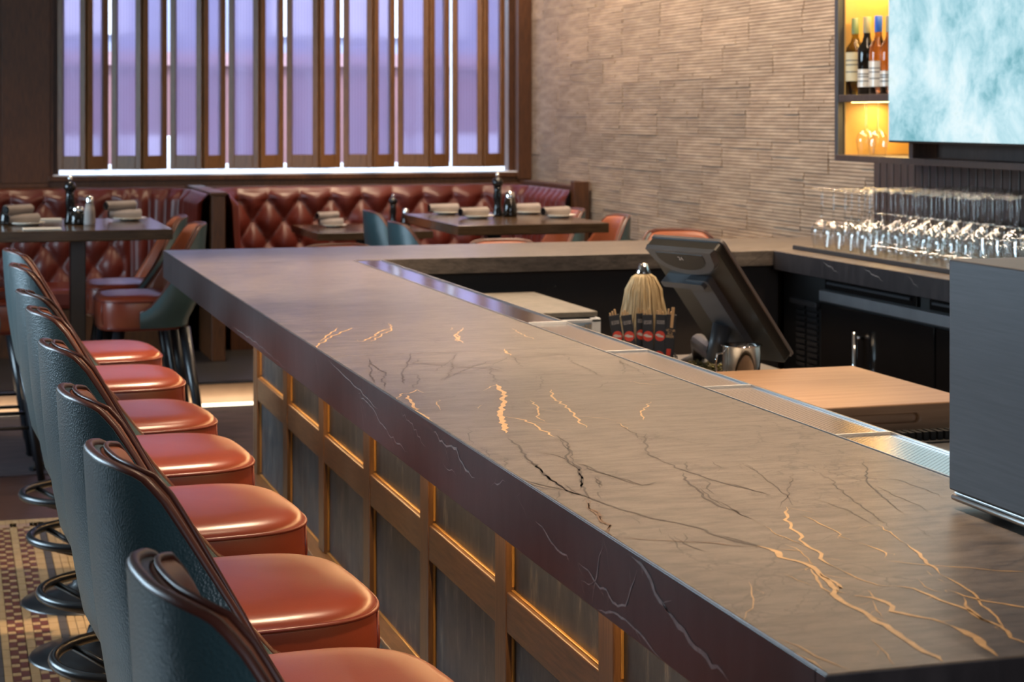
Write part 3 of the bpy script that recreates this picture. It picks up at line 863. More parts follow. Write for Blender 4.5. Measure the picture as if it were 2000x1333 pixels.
def ribbon(mb, pts, wmm, f, rng, taper=True, wob=.004):
    P = [Vector((a, b_)) for a, b_ in pts]
    out = [P[0]]
    for a, b_ in zip(P, P[1:]):
        L = (b_ - a).length
        n = max(2, min(8, int(L / .013)))
        nrm = Vector((-(b_ - a).y, (b_ - a).x))
        if L > 1e-6: nrm.normalize()
        for k in range(1, n + 1):
            t = k / n
            j = 0 if k == n else rng.uniform(-1, 1) * min(wob, L * .06)
            out.append(a.lerp(b_, t) + nrm * j)
    n = len(out); Lr = []; 
    for i, p in enumerate(out):
        t = out[min(i + 1, n - 1)] - out[max(i - 1, 0)]
        if t.length < 1e-7: t = Vector((1, 0))
        t.normalize(); nr = Vector((-t.y, t.x))
        e = min(1, (i + .3) / 3, (n - 1 - i + .3) / 3) if taper else 1
        ww = wmm * .0005 * e * rng.uniform(.7, 1.2)
        Lr.append((f(p + nr * ww), f(p - nr * ww)))
    mb.grid([[a for a, b_ in Lr], [b_ for a, b_ in Lr]], smooth=False, flip=True)
def on_top(p): return (min(max(p.x, BX0 + .002), RX0 - .002), max(p.y, BY0 + .001), ZT + .0004)
def veins(name, data, m, f, extra=0, wscale=1.0):
    rng = random.Random(len(name))
    mb = MB()
    for w_, pts in data:
        if name == 'dark_veins': w_ = min(w_, 3.0) * .95
        ribbon(mb, pts, w_ * wscale, f, rng)
        if extra:
            for a, b_ in zip(pts, pts[1:]):
                if rng.random() < extra:
                    a = Vector(a); b2 = Vector(b_); d = b2 - a
                    ang = rng.choice([-1, 1]) * rng.uniform(.3, 1.0)
                    e = Vector((d.x * math.cos(ang) - d.y * math.sin(ang), d.x * math.sin(ang) + d.y * math.cos(ang))) * rng.uniform(.4, .9)
                    ribbon(mb, [tuple(a), tuple(a + e * .5 + Vector((rng.uniform(-.006, .006), rng.uniform(-.006, .006)))), tuple(a + e)], w_ * .35 * wscale, f, rng)
    return obj(name, mb, m, top, kind='stuff')
veins('gold_veins', GOLD, M['gold_vein'], on_top, .3, 1.0)
veins('dark_veins', DARK, M['dark_vein'], lambda p: tuple(Vector(on_top(p)) - Vector((0, 0, .0001))), .7, 1.25)
veins('brown_veins', BROWN, M['brown_vein'], lambda p: tuple(Vector(on_top(p)) + Vector((0, 0, .0001))), .2, 1.2)
veins('pale_veins', FASCIA, M['pale_vein'], lambda p: (BX0 - .0005, p.x, min(max(p.y, .972), ZT - .002)), .4, 1.0)
mb = MB(); mb.box(BX0 + .004, RX0 - .001, SEAM - .0009, SEAM + .0009, ZT - .002, ZT + .0002)
obj('seam', mb, M['pale_vein'], top)
mb = MB(); rng = random.Random(3)
for k in range(7):
    y = 5.9 - k * .36 + rng.uniform(-.1, .1); z = 1.06
    ribbon(mb, [(y, z), (y - .06 - rng.random() * .1, z - .03)], 3, lambda p: (KX - .0045, p.x, max(p.y, 1.004)), rng)
obj('pale_veins', mb, M['pale_vein'], top, kind='stuff')

# drip rail let into the top: five trays with bright end bars
rail = thing('drip_rail', 'perforated steel drip rail set into the long bar top', 'drip rail', (RX0, 2.1, ZT - .02))
ys = [2.10, 2.635, 3.167, 3.70, 4.24, 6.245]
for k in range(5):
    y0, y1 = ys[k] + .001, ys[k + 1] - .001
    tr = obj('tray', MB().box(RX0 + .003, RX1 - .003, y0, y1, ZT - .012, ZT - .002), M['perf'] if k < 4 else M['mirror_steel'], rail, bevel=.001,
             label=None if k < 4 else 'smooth polished far tray of the drip rail')
    obj('rim', MB().box(RX0 + .0005, RX0 + .003, y0, y1, ZT - .012, ZT + .001).box(RX1 - .003, RX1 - .0005, y0, y1, ZT - .012, ZT + .001), M['steel'], tr)
for k, y in enumerate(ys[1:-1]):
    obj('end_bar', MB().box(RX0 + .001, RX1 - .001, y - .002, y + .002, ZT - .011, ZT + (.0015 if k < 3 else .004)), M['satin'], rail, bevel=.0006)

# bar front: panelled base
PX = 1.05
base = thing('bar_front', 'panelled wood and bronze bar front under the stone top', 'bar front', (PX, 1.6, 0))
BE0, BE1 = 1.40, 6.58
obj('carcass', MB().box(PX + .014, RX1 + .02, BE0, BE1, 0, .968), M['black'], base)
sty = [6.545, 5.93, 5.32, 4.705, 4.09, 3.475, 2.86, 2.245, 1.63]
for k, y in enumerate(sty):
    s = obj('stile', MB().box(PX - .018, PX + .014, y, y + .075, .30, .968), M['bar_wood'], base, bevel=.003)
zr0, zr1 = .562, .642
for k in range(len(sty) - 1):
    ya, yb = sty[k + 1] + .075, sty[k]
    obj('rail', MB().box(PX - .016, PX + .014, ya, yb, zr0, zr1), M['bar_wood_y'], base, bevel=.003)
    obj('panel', MB().box(PX, PX + .012, ya, yb, zr1, .968), M['panel'], base)
    obj('panel', MB().box(PX, PX + .012, ya, yb, .30, zr0), M['panel'], base)
    for (z0, z1) in ((zr1, .968), (.30, zr0)):
        obj('bead', MB().box(PX - .007, PX, ya, yb, z0, z0 + .003).box(PX - .006, PX, ya, ya + .004, z0 + .004, z1).box(PX - .006, PX, yb - .004, yb, z0 + .008, z1), M['lit_edge'], base, bevel=.0015)  # golden colour imitates strip light caught on the wood edges
obj('skirting', MB().box(PX - .045, PX + .014, BE0, BE1 + .04, .06, .298), M['panel'], base, bevel=.004)
obj('skirting_cap', MB().box(PX - .052, PX + .014, BE0, BE1 + .042, .286, .300), M['bar_wood_y'], base, bevel=.003)
obj('end_panel', MB().box(PX - .02, RX1, BE1, BE1 + .03, 0, .968), M['bar_wood'], base, bevel=.003)
obj('toe_kick', MB().box(PX - .01, PX + .014, BE0, BE1, 0, .06), M['black'], base)

# far counter base and inner wall
fbs = thing('far_counter_base', 'dark base wall under the far side of the counter', 'counter base', (2.2, 6.4, 0))
obj('board', MB().box(RX1 + .03, KX + .05, IY + .08, IY + .10, 0, 1.014), M['brown_black'], fbs)
obj('board', MB().box(RX1 + .03, WX - .06, BY1 - .30, BY1 - .27, 0, .968), M['bar_wood'], fbs)
for k in range(4):
    obj('screw', MB().lathe([(.0, 0), (.004, 0), (.004, .002), (0, .003)], 0, 0, 8), M['steel'], fbs, world=False).location = (RX1 + .3 + k * .35 - 2.2, IY + .078 - 6.4, .955)

# back-bar cooler below the right counter
ck = thing('back_bar_cooler', 'black back-bar cooler with steel strip under the right counter', 'cooler', (KX + .05, 4.8, 0))
CX = KX + .065
obj('body', MB().box(CX, WX - .1, 3.4, IY + .06, 0, 1.0), M['black'], ck)
obj('steel_strip', MB().box(CX - .02, CX, 3.4, 5.98, .912, .950), M['strip_steel'], ck, bevel=.003)
for k, (a, b_) in enumerate(((5.30, 5.95), (4.62, 5.22), (3.9, 4.54))):
    obj('drawer_front', MB().box(CX - .012, CX, a, b_, .956, .996), M['black_gloss'], ck, bevel=.002)
    obj('drawer_pull', MB().box(CX - .022, CX - .012, a + .03, b_ - .03, .974, .984), M['dark_steel'], ck, bevel=.002)
for k, (a, b_) in enumerate(((5.18, 5.97), (4.40, 5.17), (3.5, 4.39))):
    dr = obj('door', MB().box(CX - .018, CX, a, b_, .10, .905), M['black_gloss'], ck, bevel=.003)
    hy = b_ - .32
    obj('handle', MB().tube([(CX - .05, hy, .50), (CX - .05, hy, .84)], .009, 10).tube([(CX - .05, hy, .82), (CX - .016, hy, .82)], .007, 8).tube([(CX - .05, hy, .52), (CX - .016, hy, .52)], .007, 8), M['chrome'], dr, label='chrome bar handle')
g = MB()
for k in range(12):
    g.box(CX - .008, CX - .002, 6.02, 6.10, .66 + k * .021, .672 + k * .021).box(CX - .008, CX - .002, 6.12, 6.19, .66 + k * .021, .672 + k * .021)
obj('vent_grille', g, M['dark_steel'], ck)
obj('hinge_plate', MB().box(CX - .03, CX, 5.985, 6.20, .885, .905), M['dark_steel'], ck, bevel=.002)

# work shelf behind the bar
ub = thing('underbar_unit', 'steel underbar work shelf behind the long bar', 'work shelf', (1.9, 3.8, 0))
obj('body', MB().box(1.47, 2.30, 2.3, 5.38, 0, .80), M['black'], ub)
obj('worktop', MB().box(1.47, 2.33, 2.3, 5.40, .80, .822), M['steel'], ub, bevel=.004)
obj('back_lip', MB().box(1.47, 1.48, 2.3, 5.40, .822, .87), M['steel'], ub)
# ------------------------------------------------------------ things on and behind the bar
CAMR = Vector((math.cos(YAW), -math.sin(YAW), 0)); CAMF = Vector((math.sin(YAW), math.cos(YAW), 0))

def text_mesh(name, body, size, m, parent, loc, rot, align='CENTER', sx=1):
    cu = bpy.data.curves.new(name, 'FONT'); cu.body = body; cu.size = size; cu.align_x = align; cu.align_y = 'CENTER'; cu.space_line = .85; cu.extrude = .0002
    t = bpy.data.objects.new('tmp', cu); COL.objects.link(t)
    dg = bpy.context.evaluated_depsgraph_get()
    me = bpy.data.meshes.new_from_object(t.evaluated_get(dg))
    bpy.data.objects.remove(t)
    me.materials.clear(); me.materials.append(m)
    o = bpy.data.objects.new(name, me); COL.objects.link(o); o.parent = parent
    o.location = loc; o.rotation_euler = rot; o.scale = (sx, 1, 1)
    return o

# steel box on the near right of the bar
sb = thing('steel_housing', 'dark brushed steel box standing on the near right end of the bar', 'box', (1.42, 1.85, ZT))
obj('body', MB().box(1.216, 1.68, 1.55, 2.115, 1.092, 1.385), M['dark_steel'], sb, bevel=.0025)
obj('base_lip', MB().box(1.221, 1.675, 1.555, 2.110, 1.078, 1.090).tube([(1.219, 1.555, 1.084), (1.219, 2.108, 1.084)], .0045, 8), M['steel'], sb, bevel=.001, label='bright steel lip along the foot of the box')
f = MB()
for xx in (1.26, 1.43):
    for yy in (1.62, 2.06):
        f.lathe([(.014, 1.0705), (.014, 1.079)], xx, yy, 12)
obj('feet', f, M['black_rubber'], sb)
obj('support_leg', MB().box(1.60, 1.66, 1.6, 2.06, 0, 1.079), M['black'], sb)

# cutting board
cb = thing('cutting_board', 'thick maple butcher block board on the steel work shelf', 'cutting board', (1.97, 4.17, .83))
bm_ = MB()
X_0, X_1, Y_0, Y_1, Z_0, Z_1 = 1.65, 2.292, 3.855, 4.48, .834, .902
# front face with a recessed finger slot: build the block with the slot cut as rows of points
sx0, sx1, sz0, sz1 = 1.80, 2.14, .858, .880
def slot_loop(y, grow=0):
    pts = []; r = (sz1 - sz0) / 2 + grow; zc = (sz0 + sz1) / 2
    for k in range(9):
        a = PI / 2 + PI * k / 8; pts.append((sx0 + r + r * math.cos(a) - grow, y, zc + r * math.sin(a)))
    for k in range(9):
        a = -PI / 2 + PI * k / 8; pts.append((sx1 - r + r * math.cos(a) + grow, y, zc + r * math.sin(a)))
    return pts
lp = slot_loop(Y_0)
def outer_pt(p):
    # radial projection to the face rectangle
    cx_, cz_ = (X_0 + X_1) / 2, (Z_0 + Z_1) / 2
    dx, dz = p[0] - cx_, p[2] - cz_
    t = min((X_1 - cx_) / abs(dx) if dx else 9e9, (Z_1 - cz_) / abs(dz) if dz else 9e9)
    return (cx_ + dx * t, Y_0, cz_ + dz * t)
ou = [outer_pt(p) for p in lp]
# force the four corners
for tgt in ((X_0, Z_0), (X_0, Z_1), (X_1, Z_0), (X_1, Z_1)):
    i = min(range(len(ou)), key=lambda i: (ou[i][0] - tgt[0]) ** 2 + (ou[i][2] - tgt[1]) ** 2)
    ou[i] = (tgt[0], Y_0, tgt[1])
inn = [(p[0], Y_0 + .018, p[2]) for p in lp]
bm_.grid([ou, lp, inn], True, False, flip=True)
bm_.add(inn, [tuple(range(len(inn)))])
bm_.add([(X_0, Y_0, Z_0), (X_1, Y_0, Z_0), (X_1, Y_1, Z_0), (X_0, Y_1, Z_0), (X_0, Y_0, Z_1), (X_1, Y_0, Z_1), (X_1, Y_1, Z_1), (X_0, Y_1, Z_1)],
        [(0, 3, 2, 1), (4, 5, 6, 7), (1, 2, 6, 5), (2, 3, 7, 6), (3, 0, 4, 7)])
blk = obj('block', bm_, M['block_wood'], cb, fix=False)
bm2 = bmesh.new(); bm2.from_mesh(blk.data); bmesh.ops.remove_doubles(bm2, verts=bm2.verts, dist=.0002); bmesh.ops.recalc_face_normals(bm2, faces=bm2.faces); bm2.to_mesh(blk.data); bm2.free()
md = blk.modifiers.new('bevel', 'BEVEL'); md.width = .005; md.segments = 3; md.limit_method = 'ANGLE'; md.angle_limit = 1.2
f = MB()
for xx in (1.70, 2.24):
    for yy in (3.91, 4.43):
        f.lathe([(.016, .8225), (.016, .835)], xx, yy, 10)
obj('feet', f, M['black_rubber'], cb)
rm = MB()
for i in range(40):
    rm.box(1.60 + i * .018, 1.612 + i * .018, 3.80, 3.84, .823, .845)
props(obj('ribbed_mat', rm.box(1.60, 2.318, 3.78, 3.85, .8222, .826), M['black_rubber']), 'black ribbed rubber bar mat along the front of the cutting board', 'mat')

# point of sale terminal, seen from behind
P1 = Vector((1.915, 4.52, 1.214)); U = Vector((-.37, .93, 0)).normalized()
tl_ = math.radians(40); W_ = Vector((.93 * math.sin(tl_), .37 * math.sin(tl_), -math.cos(tl_)))
Nn = U.cross(W_).normalized()
if Nn.x > 0: Nn = -Nn       # outward from the back of the screen (towards -x, down)
pos = thing('pos_terminal', 'gray touch screen till terminal turned away on its stand', 'till', (2.02, 4.75, .822))
def fr(u, w_, n): return P1 + U * u + W_ * w_ + Nn * n
def slab(mb, u0, u1, w0, w1, n0, n1, rc=0):
    if rc == 0:
        vs = [fr(u, w_, n) for n in (n0, n1) for w_ in (w0, w1) for u in (u0, u1)]
        mb.add(vs, [(0, 2, 3, 1), (4, 5, 7, 6), (0, 1, 5, 4), (2, 6, 7, 3), (0, 4, 6, 2), (1, 3, 7, 5)])
    else:
        loop = []
        for (cu_, cw, a0) in ((u1 - rc, w1 - rc, 0), (u0 + rc, w1 - rc, PI / 2), (u0 + rc, w0 + rc, PI), (u1 - rc, w0 + rc, 3 * PI / 2)):
            for k in range(5):
                a = a0 + PI / 2 * k / 4; loop.append((cu_ + rc * math.cos(a), cw + rc * math.sin(a)))
        a_ = [fr(u, w_, n0) for u, w_ in loop]; b_ = [fr(u, w_, n1) for u, w_ in loop]
        mb.grid([a_, b_], True, False); mb.add(a_, [tuple(range(len(a_)))[::-1]]); mb.add(b_, [tuple(range(len(b_)))])
    return mb
UW, WH = .27, .415
obj('screen_body', slab(MB(), 0, UW, 0, WH, -.030, 0, .012), M['pos_dark'], pos, fix=True, bevel=.003)
obj('screen_rim', slab(MB(), -.004, UW + .004, -.004, WH + .004, -.036, -.028, .014), M['pos_rim'], pos, fix=True, bevel=.002)
obj('screen_glass', slab(MB(), .01, UW - .01, .01, WH - .01, -.0375, -.0355), M['black_gloss'], pos, fix=True)
# rounded customer display housing at the top of the back
ch = MB(); la = []
for k in range(15):
    a = PI * k / 14
    la.append((UW / 2 + (UW / 2 - .012) * math.cos(a), .03 + .060 * math.sin(a)))
la = [(UW - .004, .0)] + la + [(.004, .0)]
A_ = [fr(u, w_, .0) for u, w_ in la]; B_ = [fr(u * .95 + .006, w_ * .95, .016) for u, w_ in la]
ch.grid([A_, B_], True, True); ch.add(B_, [tuple(range(len(B_)))]); ch.add(A_, [tuple(range(len(A_)))[::-1]])
hs = obj('display_housing', ch, M['pos_gray'], pos, fix=True, bevel=.002)
lb = [(UW / 2 + (UW / 2 - .045) * math.cos(PI * k / 10), .024 + .044 * math.sin(PI * k / 10)) for k in range(11)]
lb = [(UW - .045, .010)] + lb + [(.045, .010)]
wd = MB(); A_ = [fr(u, w_, .016) for u, w_ in lb]; B_ = [fr(u, w_, .0172) for u, w_ in lb]
wd.grid([A_, B_], True, False); wd.add(B_, [tuple(range(len(B_)))]); wd.add(A_, [tuple(range(len(A_)))[::-1]])
obj('display_window', wd, M['black_gloss'], hs, fix=True)
R = Matrix((-U, -W_, Nn)).transposed().to_euler() if (-U).cross(-W_).dot(Nn) > 0 else Matrix((U, -W_, Nn)).transposed().to_euler()
text_mesh('lettering', '24', .018, M['print_white'], hs, tuple(fr(UW / 2, .026, .018) - pos.location), R)
obj('back_ridge', slab(MB(), UW * .30, UW * .62, .10, .36, 0, .022, .01), M['pos_gray'], pos, fix=True, bevel=.004)
obj('card_slot', slab(MB(), UW * .35, UW * .95, .105, .125, .0, .034, .006), M['pos_gray'], pos, fix=True, bevel=.003)
st = MB(); c = fr(UW / 2, .27, .02)
st.tube([c, c + Vector((-.02, .0, -.08)), (2.10, 5.08, .90), (2.125, 5.125, .85)], .026, 12)
obj('stand_arm', st, M['pos_gray'], pos)
obj('stand_foot', MB().lathe([(.065, .823), (.068, .828), (.066, .838), (.04, .852), (.03, .86)], 2.125, 5.125, 24), M['black'], pos)

# straw brush, stirrer packets, cup and garnish tray at the far end of the work shelf
bc = Vector((1.968, 5.19, 0))
br = thing('straw_brush', 'pale straw brush standing bristles down behind the black packets', 'brush', (bc.x, bc.y, .822))
sm_ = MB(); rng = random.Random(5)
for k in range(560):
    a = rng.uniform(0, 2 * PI); q = math.sqrt(rng.random())
    pts = []
    for (z, r) in ((1.098, .016), (1.085, .036), (1.05, .054), (.98, .066), (.90, .080), (.826 + rng.random() * .03, .086)):
        rr = r * (q + rng.uniform(-.05, .05) if z < 1.08 else q)
        pts.append((bc.x + rr * math.cos(a), bc.y + rr * math.sin(a), z))
    sm_.tube(pts, .0014, 3)
obj('bristles', sm_, M['straw'], br, kind='stuff')
obj('bristle_core', MB().lathe([(.060, .830), (.054, .95), (.047, 1.05), (.030, 1.084), (.010, 1.092)], bc.x, bc.y, 16), M['straw'], br)
obj('ferrule', MB().lathe([(.020, 1.085), (.022, 1.10), (.016, 1.112), (.012, 1.125), (.0, 1.128)], bc.x, bc.y, 14), M['cup'], br)
place = [(-.066, -.005, 10, 'leftmost of the upright packets'), (-.036, -.012, 8, 'tilted packet second from the left'), (-.012, .020, 0, 'packet half hidden at the back of the row'),
         (.006, -.016, 1, 'front middle packet with the clearest red disc'), (.034, -.012, -3, 'packet just right of the middle one'), (.060, -.008, -5, 'rightmost packet with pale stacked lettering')]
base_p = bc + Vector((0, 0, .824)) - CAMF * .105
cad = thing('packet_holder', 'low black wire holder gripping the upright stirrer packets', 'holder', tuple(base_p - Vector((0, 0, .0015))))
cad.rotation_euler = (0, 0, -YAW)
obj('tray', MB().box(-.095, .09, -.028, .034, 0, .003), M['black'], cad, world=False)
obj('rail', MB().tube([(-.093, -.026, .045), (.088, -.026, .045), (.088, .032, .045), (-.093, .032, .045)], .002, 6, True), M['black_metal'], cad, world=False)
obj('posts', MB().tube([(-.093, -.026, 0), (-.093, -.026, .045)], .002, 6).tube([(.088, -.026, 0), (.088, -.026, .045)], .002, 6).tube([(.088, .032, 0), (.088, .032, .045)], .002, 6).tube([(-.093, .032, 0), (-.093, .032, .045)], .002, 6), M['black_metal'], cad, world=False)
for i, (dx, dy, tilt, lab) in enumerate(place):
    t = thing('stirrer_packet', 'black paper stirrer sleeve, ' + lab, 'packet', tuple(base_p + CAMR * dx + CAMF * dy + Vector((0, 0, .003))), 0, 'black packets of wooden stirrers')
    t.rotation_euler = (0, math.radians(-tilt), -YAW)
    h = .160; wd_ = .0155
    obj('sleeve', MB().box(-wd_, wd_, -.004, .004, 0, h), M['sleeve'], t, world=False, bevel=.001)
    s2 = MB()
    for k in range(3): s2.box(-wd_ + .003 + k * .0075, -wd_ + .008 + k * .0075, -.002, .002, h - .01, h + .008 + .004 * ((k + i) % 3))
    obj('sticks', s2, M['stick'], t, world=False, bevel=.001)
    def disc(mb, cx_, cz_, r, y0, y1):
        n = 20; a = [(cx_ + r * math.cos(2 * PI * k / n), y0, cz_ + r * math.sin(2 * PI * k / n)) for k in range(n)]
        b_ = [(p[0], y1, p[2]) for p in a]
        mb.grid([a, b_], True, False); mb.add(a, [tuple(range(n))]); return mb
    if i != 5:
        for cz_ in (.098, .040):
            d = obj('printed_disc', disc(MB(), 0, cz_, .0148, -.0046, -.004), M['print_red'], t, world=False)
            gm = MB().add([(-.0142, -.0049, cz_ + .003), (-.004, -.0049, cz_ - .003), (.011, -.0049, cz_ - .004), (.010, -.0049, cz_ + .001), (.002, -.0049, cz_ + .003), (-.003, -.0049, cz_ + .006), (-.008, -.0049, cz_ + .006)], [(0, 1, 2, 3, 4, 5, 6)])
            obj('printed_bird', gm, M['print_white'], d, world=False)
        text_mesh('lettering', 'GOOSE\nISLAND', .0068, M['print_white'], t, (0, -.0042, .138), (PI / 2, 0, 0))
    else:
        text_mesh('lettering', 'HONK\nICE\nBEER', .0105, M['stick'], t, (0, -.0042, .105), (PI / 2, 0, 0))
        obj('printed_strip', MB().box(-.006, .006, -.0045, -.004, .02, .06), M['print_red'], t, world=False)
        obj('stirrer', MB().frame_box(Matrix.Translation((.002, -.009, .152)), .0045, .0012, .03), M['stick'], t, world=False, bevel=.001)

cp = thing('metal_cup', 'polished metal cup with folded rim beside the till stand', 'cup', (2.025, 4.605, .822))
obj('body', MB().lathe([(.0, .003), (.046, .003), (.050, .06), (.053, .127), (.056, .129), (.055, .131), (.051, .129), (.048, .06), (.044, .006), (0, .006)], 0, 0, 32, cap=False), M['cup'], cp, world=False, fix=True)
obj('handle', MB().tube([(-.051, 0, .11), (-.070, 0, .108), (-.074, 0, .08), (-.068, 0, .05), (-.047, 0, .045)], .003, 8), M['cup'], cp, world=False)
gt = thing('garnish_tray', 'shallow black tray heaped with green garnish pieces', 'tray', (2.06, 4.965, .8225))
obj('tray', MB().box(-.09, .06, -.07, .07, .0, .004).box(-.09, -.087, -.07, .07, .004, .02).box(.057, .06, -.07, .07, .004, .02).box(-.087, .057, -.07, -.067, .004, .02).box(-.087, .057, .067, .07, .004, .02), M['black'], gt, world=False)
gm = MB(); rng = random.Random(8)
for k in range(260):
    cx_, cy_, cz_ = rng.uniform(-.082, .052), rng.uniform(-.062, .062), .008 + rng.random() * .026
    a, b_ = rng.uniform(.003, .006), rng.uniform(.0025, .004)
    rows = [[(cx_ + a * math.sin(PI * j / 4) * math.cos(2 * PI * i / 6), cy_ + b_ * math.sin(PI * j / 4) * math.sin(2 * PI * i / 6), cz_ + b_ * math.cos(PI * j / 4)) for i in range(6)] for j in range(5)]
    gm.grid(rows, True)
obj('garnish', gm, M['garnish'], gt, world=False, kind='stuff')

ib = thing('ice_bin', 'low ice bin with slate gray lid and pale blue front under the rail', 'ice bin', (1.72, 5.81, 0))
obj('cabinet', MB().box(1.48, 1.935, 5.50, 6.14, 0, .80), M['dark_steel'], ib)
obj('front', MB().box(1.50, 1.905, 5.482, 5.50, .60, .925), M['acrylic'], ib)
obj('body', MB().box(1.50, 1.92, 5.50, 6.12, .80, .925), M['acrylic'], ib, label='pale blue translucent body')
obj('frame', MB().box(1.905, 1.935, 5.476, 5.504, .55, .935).box(1.48, 1.935, 5.476, 5.486, .922, .932).box(1.905, 1.935, 5.504, 6.14, .915, .935), M['cool_white'], ib, bevel=.002)
obj('lid', MB().box(1.475, 1.93, 5.49, 6.145, .938, .955), M['slate'], ib, bevel=.003)
obj('lid_seal', MB().box(1.485, 1.922, 5.50, 6.135, .926, .938), M['black_rubber'], ib)
ld = []
cv = MB()
for k in range(13):
    a = PI / 2 * k / 12
    cv.box(1.900 - .09 * math.sin(a) - .004, 1.900 - .09 * math.sin(a) + .004, 5.476, 5.481, .79 + .12 * math.cos(a) - .006, .79 + .12 * math.cos(a) + .006)
obj('curved_handle', cv, M['steel'], ib)
props(obj('bottle_opener', MB().box(1.74, 1.80, 5.25, 5.38, .823, .835).box(1.74, 1.75, 5.25, 5.38, .835, .84), M['steel'], bevel=.002), 'flat steel bar tool lying at the far end of the work shelf', 'bar tool')

# ------------------------------------------------------------ glassware on the right counter
M['mat_brown'] = simple('brown_glossy_mat', (0.10, 0.075, 0.04), rough=.3)
gmat = thing('glass_mat', 'black ribbed drying mat under the upturned glasses', 'mat', (3.35, 5.0, ZT))
obj('mat', MB().box(2.98, 3.72, 4.0, 6.29, ZT + .0005, ZT + .011), M['mat_brown'], gmat, bevel=.003)
obj('front_lip', MB().box(2.972, 2.982, 4.0, 6.295, ZT + .0005, ZT + .016), M['dark_steel'], gmat, bevel=.002)
def wine_mesh(h, rb, rr, bowl, rf):
    zb = bowl
    prof_o = [(rr, 0)]
    for k in range(1, 9):
        t = k / 8
        r = rr + (rb - rr) * math.sin(min(1, t * 1.6) * PI / 2) if t < .62 else rb * math.cos((t - .62) / .38 * PI / 2) ** .75
        prof_o.append((max(r, .0042), zb * t))
    prof_o += [(.0038, zb + .012), (.0036, h - .02), (.0060, h - .008), (rf * .6, h - .004), (rf, h - .002), (rf, h - .0003), (0, h)]
    prof_i = []
    for k in range(8, -1, -1):
        t = k / 8
        if k == 8: prof_i.append((0, zb * .965)); continue
        r = rr + (rb - rr) * math.sin(min(1, t * 1.6) * PI / 2) if t < .62 else rb * math.cos((t - .62) / .38 * PI / 2) ** .75
        prof_i.append((max(r - .0012, .001), zb * t * .985 + .0003))
    mb = MB().lathe(prof_o, 0, 0, 18, cap=False)
    return mb
    mb.lathe(prof_i, 0, 0, 18, cap=False)
    seg = 18; n1 = len(prof_o) * seg; n2 = n1 + (len(prof_i) - 1) * seg
    for i in range(seg):
        j = (i + 1) % seg
        mb.f.append((i, n2 + i, n2 + j, j)); mb.sm.append(True); mb.mi.append(0)
    return mb
wg = obj('wine_glass', wine_mesh(.218, .039, .031, .105, .035), M['glass'], fix=True)
props(wg, 'clear stemmed wine glass upside down on the black drying mat', 'wine glass', 'upturned wine glasses on the drying mat')
cg = obj('coupe_glass', wine_mesh(.150, .043, .042, .052, .033), M['glass'], fix=True)
props(cg, 'short wide cocktail glass upside down at the front edge of the drying mat', 'cocktail glass', 'upturned cocktail glasses along the front of the mat')
tb = obj('tumbler', MB().lathe([(.038, 0), (.040, .03), (.041, .095), (.040, .098), (0, .098)], 0, 0, 20, cap=False).lathe([(0, .084), (.034, .083), (.0375, .06), (.036, .0005)], 0, 0, 20, cap=False), M['glass'])
props(tb, 'short heavy tumbler upside down near the right edge of the mat', 'tumbler', 'upturned tumblers on the drying mat')
used = {'wine_glass': False, 'coupe_glass': False, 'tumbler': False}
rng = random.Random(11)
COUNT = ['first', 'second', 'third', 'fourth', 'fifth', 'sixth', 'seventh', 'eighth', 'ninth', 'tenth', 'eleventh', 'twelfth', 'thirteenth', 'fourteenth', 'fifteenth']
ROWN = ['front row', 'second row', 'third row', 'middle row', 'third row from the wall', 'second row from the wall', 'row along the wall']
tally = {}
def put(src, loc, i=0):
    if not used[src.name.split('.')[0]]:
        used[src.name.split('.')[0]] = True; o = src
    else:
        o = src.copy(); COL.objects.link(o)
    kind = src.name.split('.')[0]; key = (kind, i); tally[key] = tally.get(key, 0) + 1
    o['label'] = {'wine_glass': 'upturned stemmed wine glass', 'coupe_glass': 'upturned short cocktail glass', 'tumbler': 'upturned heavy tumbler'}[kind] + ', %s from the left in the %s' % (COUNT[tally[key] - 1], ROWN[i])
    o.location = loc; o.rotation_euler = (0, 0, rng.uniform(0, 6))
for i in range(7):
    for j in range(15):
        x = 3.045 + i * .098; y = 6.20 - j * .094 + (.047 if i % 2 else 0)
        if y > 6.24: continue
        x += rng.uniform(-.004, .004); y += rng.uniform(-.004, .004)
        if i == 0 and y < 5.75 and j % 1 == 0: put(cg, (x, y, ZT + .011), i)
        elif i in (1, 2, 3) and y < 5.22: put(tb, (x, y, ZT + .011), i)
        else:
            if y < 5.0 and i < 3: continue
            put(wg, (x, y, ZT + .011), i)

# ------------------------------------------------------------ wall cabinet with lit niche, bottles, television
cab = thing('wall_cabinet', 'wall cabinet with amber lit open niche beside the television', 'cabinet', (3.6, 5.4, 1.38))
FX = 3.42
obj('end_panel', MB().box(FX, WX - .035, 6.822, 6.85, 1.38, 2.6), M['pos_gray'], cab, bevel=.002)
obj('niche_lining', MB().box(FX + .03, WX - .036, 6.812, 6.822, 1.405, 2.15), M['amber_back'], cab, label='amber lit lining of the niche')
obj('bottom_board', MB().box(FX - .01, WX - .035, 3.6, 6.822, 1.38, 1.405), M['gray_wood'], cab, bevel=.002)
obj('shelf', MB().box(FX, WX - .06, 6.24, 6.812, 1.616, 1.645), M['gray_wood'], cab, bevel=.002)
obj('top_board', MB().box(FX, WX - .035, 6.24, 6.812, 2.15, 2.18), M['gray_wood'], cab)
obj('divider', MB().box(FX, WX - .035, 6.21, 6.24, 1.405, 2.6), M['gray_wood'], cab)
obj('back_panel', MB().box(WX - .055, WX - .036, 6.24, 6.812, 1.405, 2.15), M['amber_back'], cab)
obj('body', MB().box(FX + .10, WX - .036, 3.6, 6.21, 1.405, 2.6), M['gray_wood'], cab)
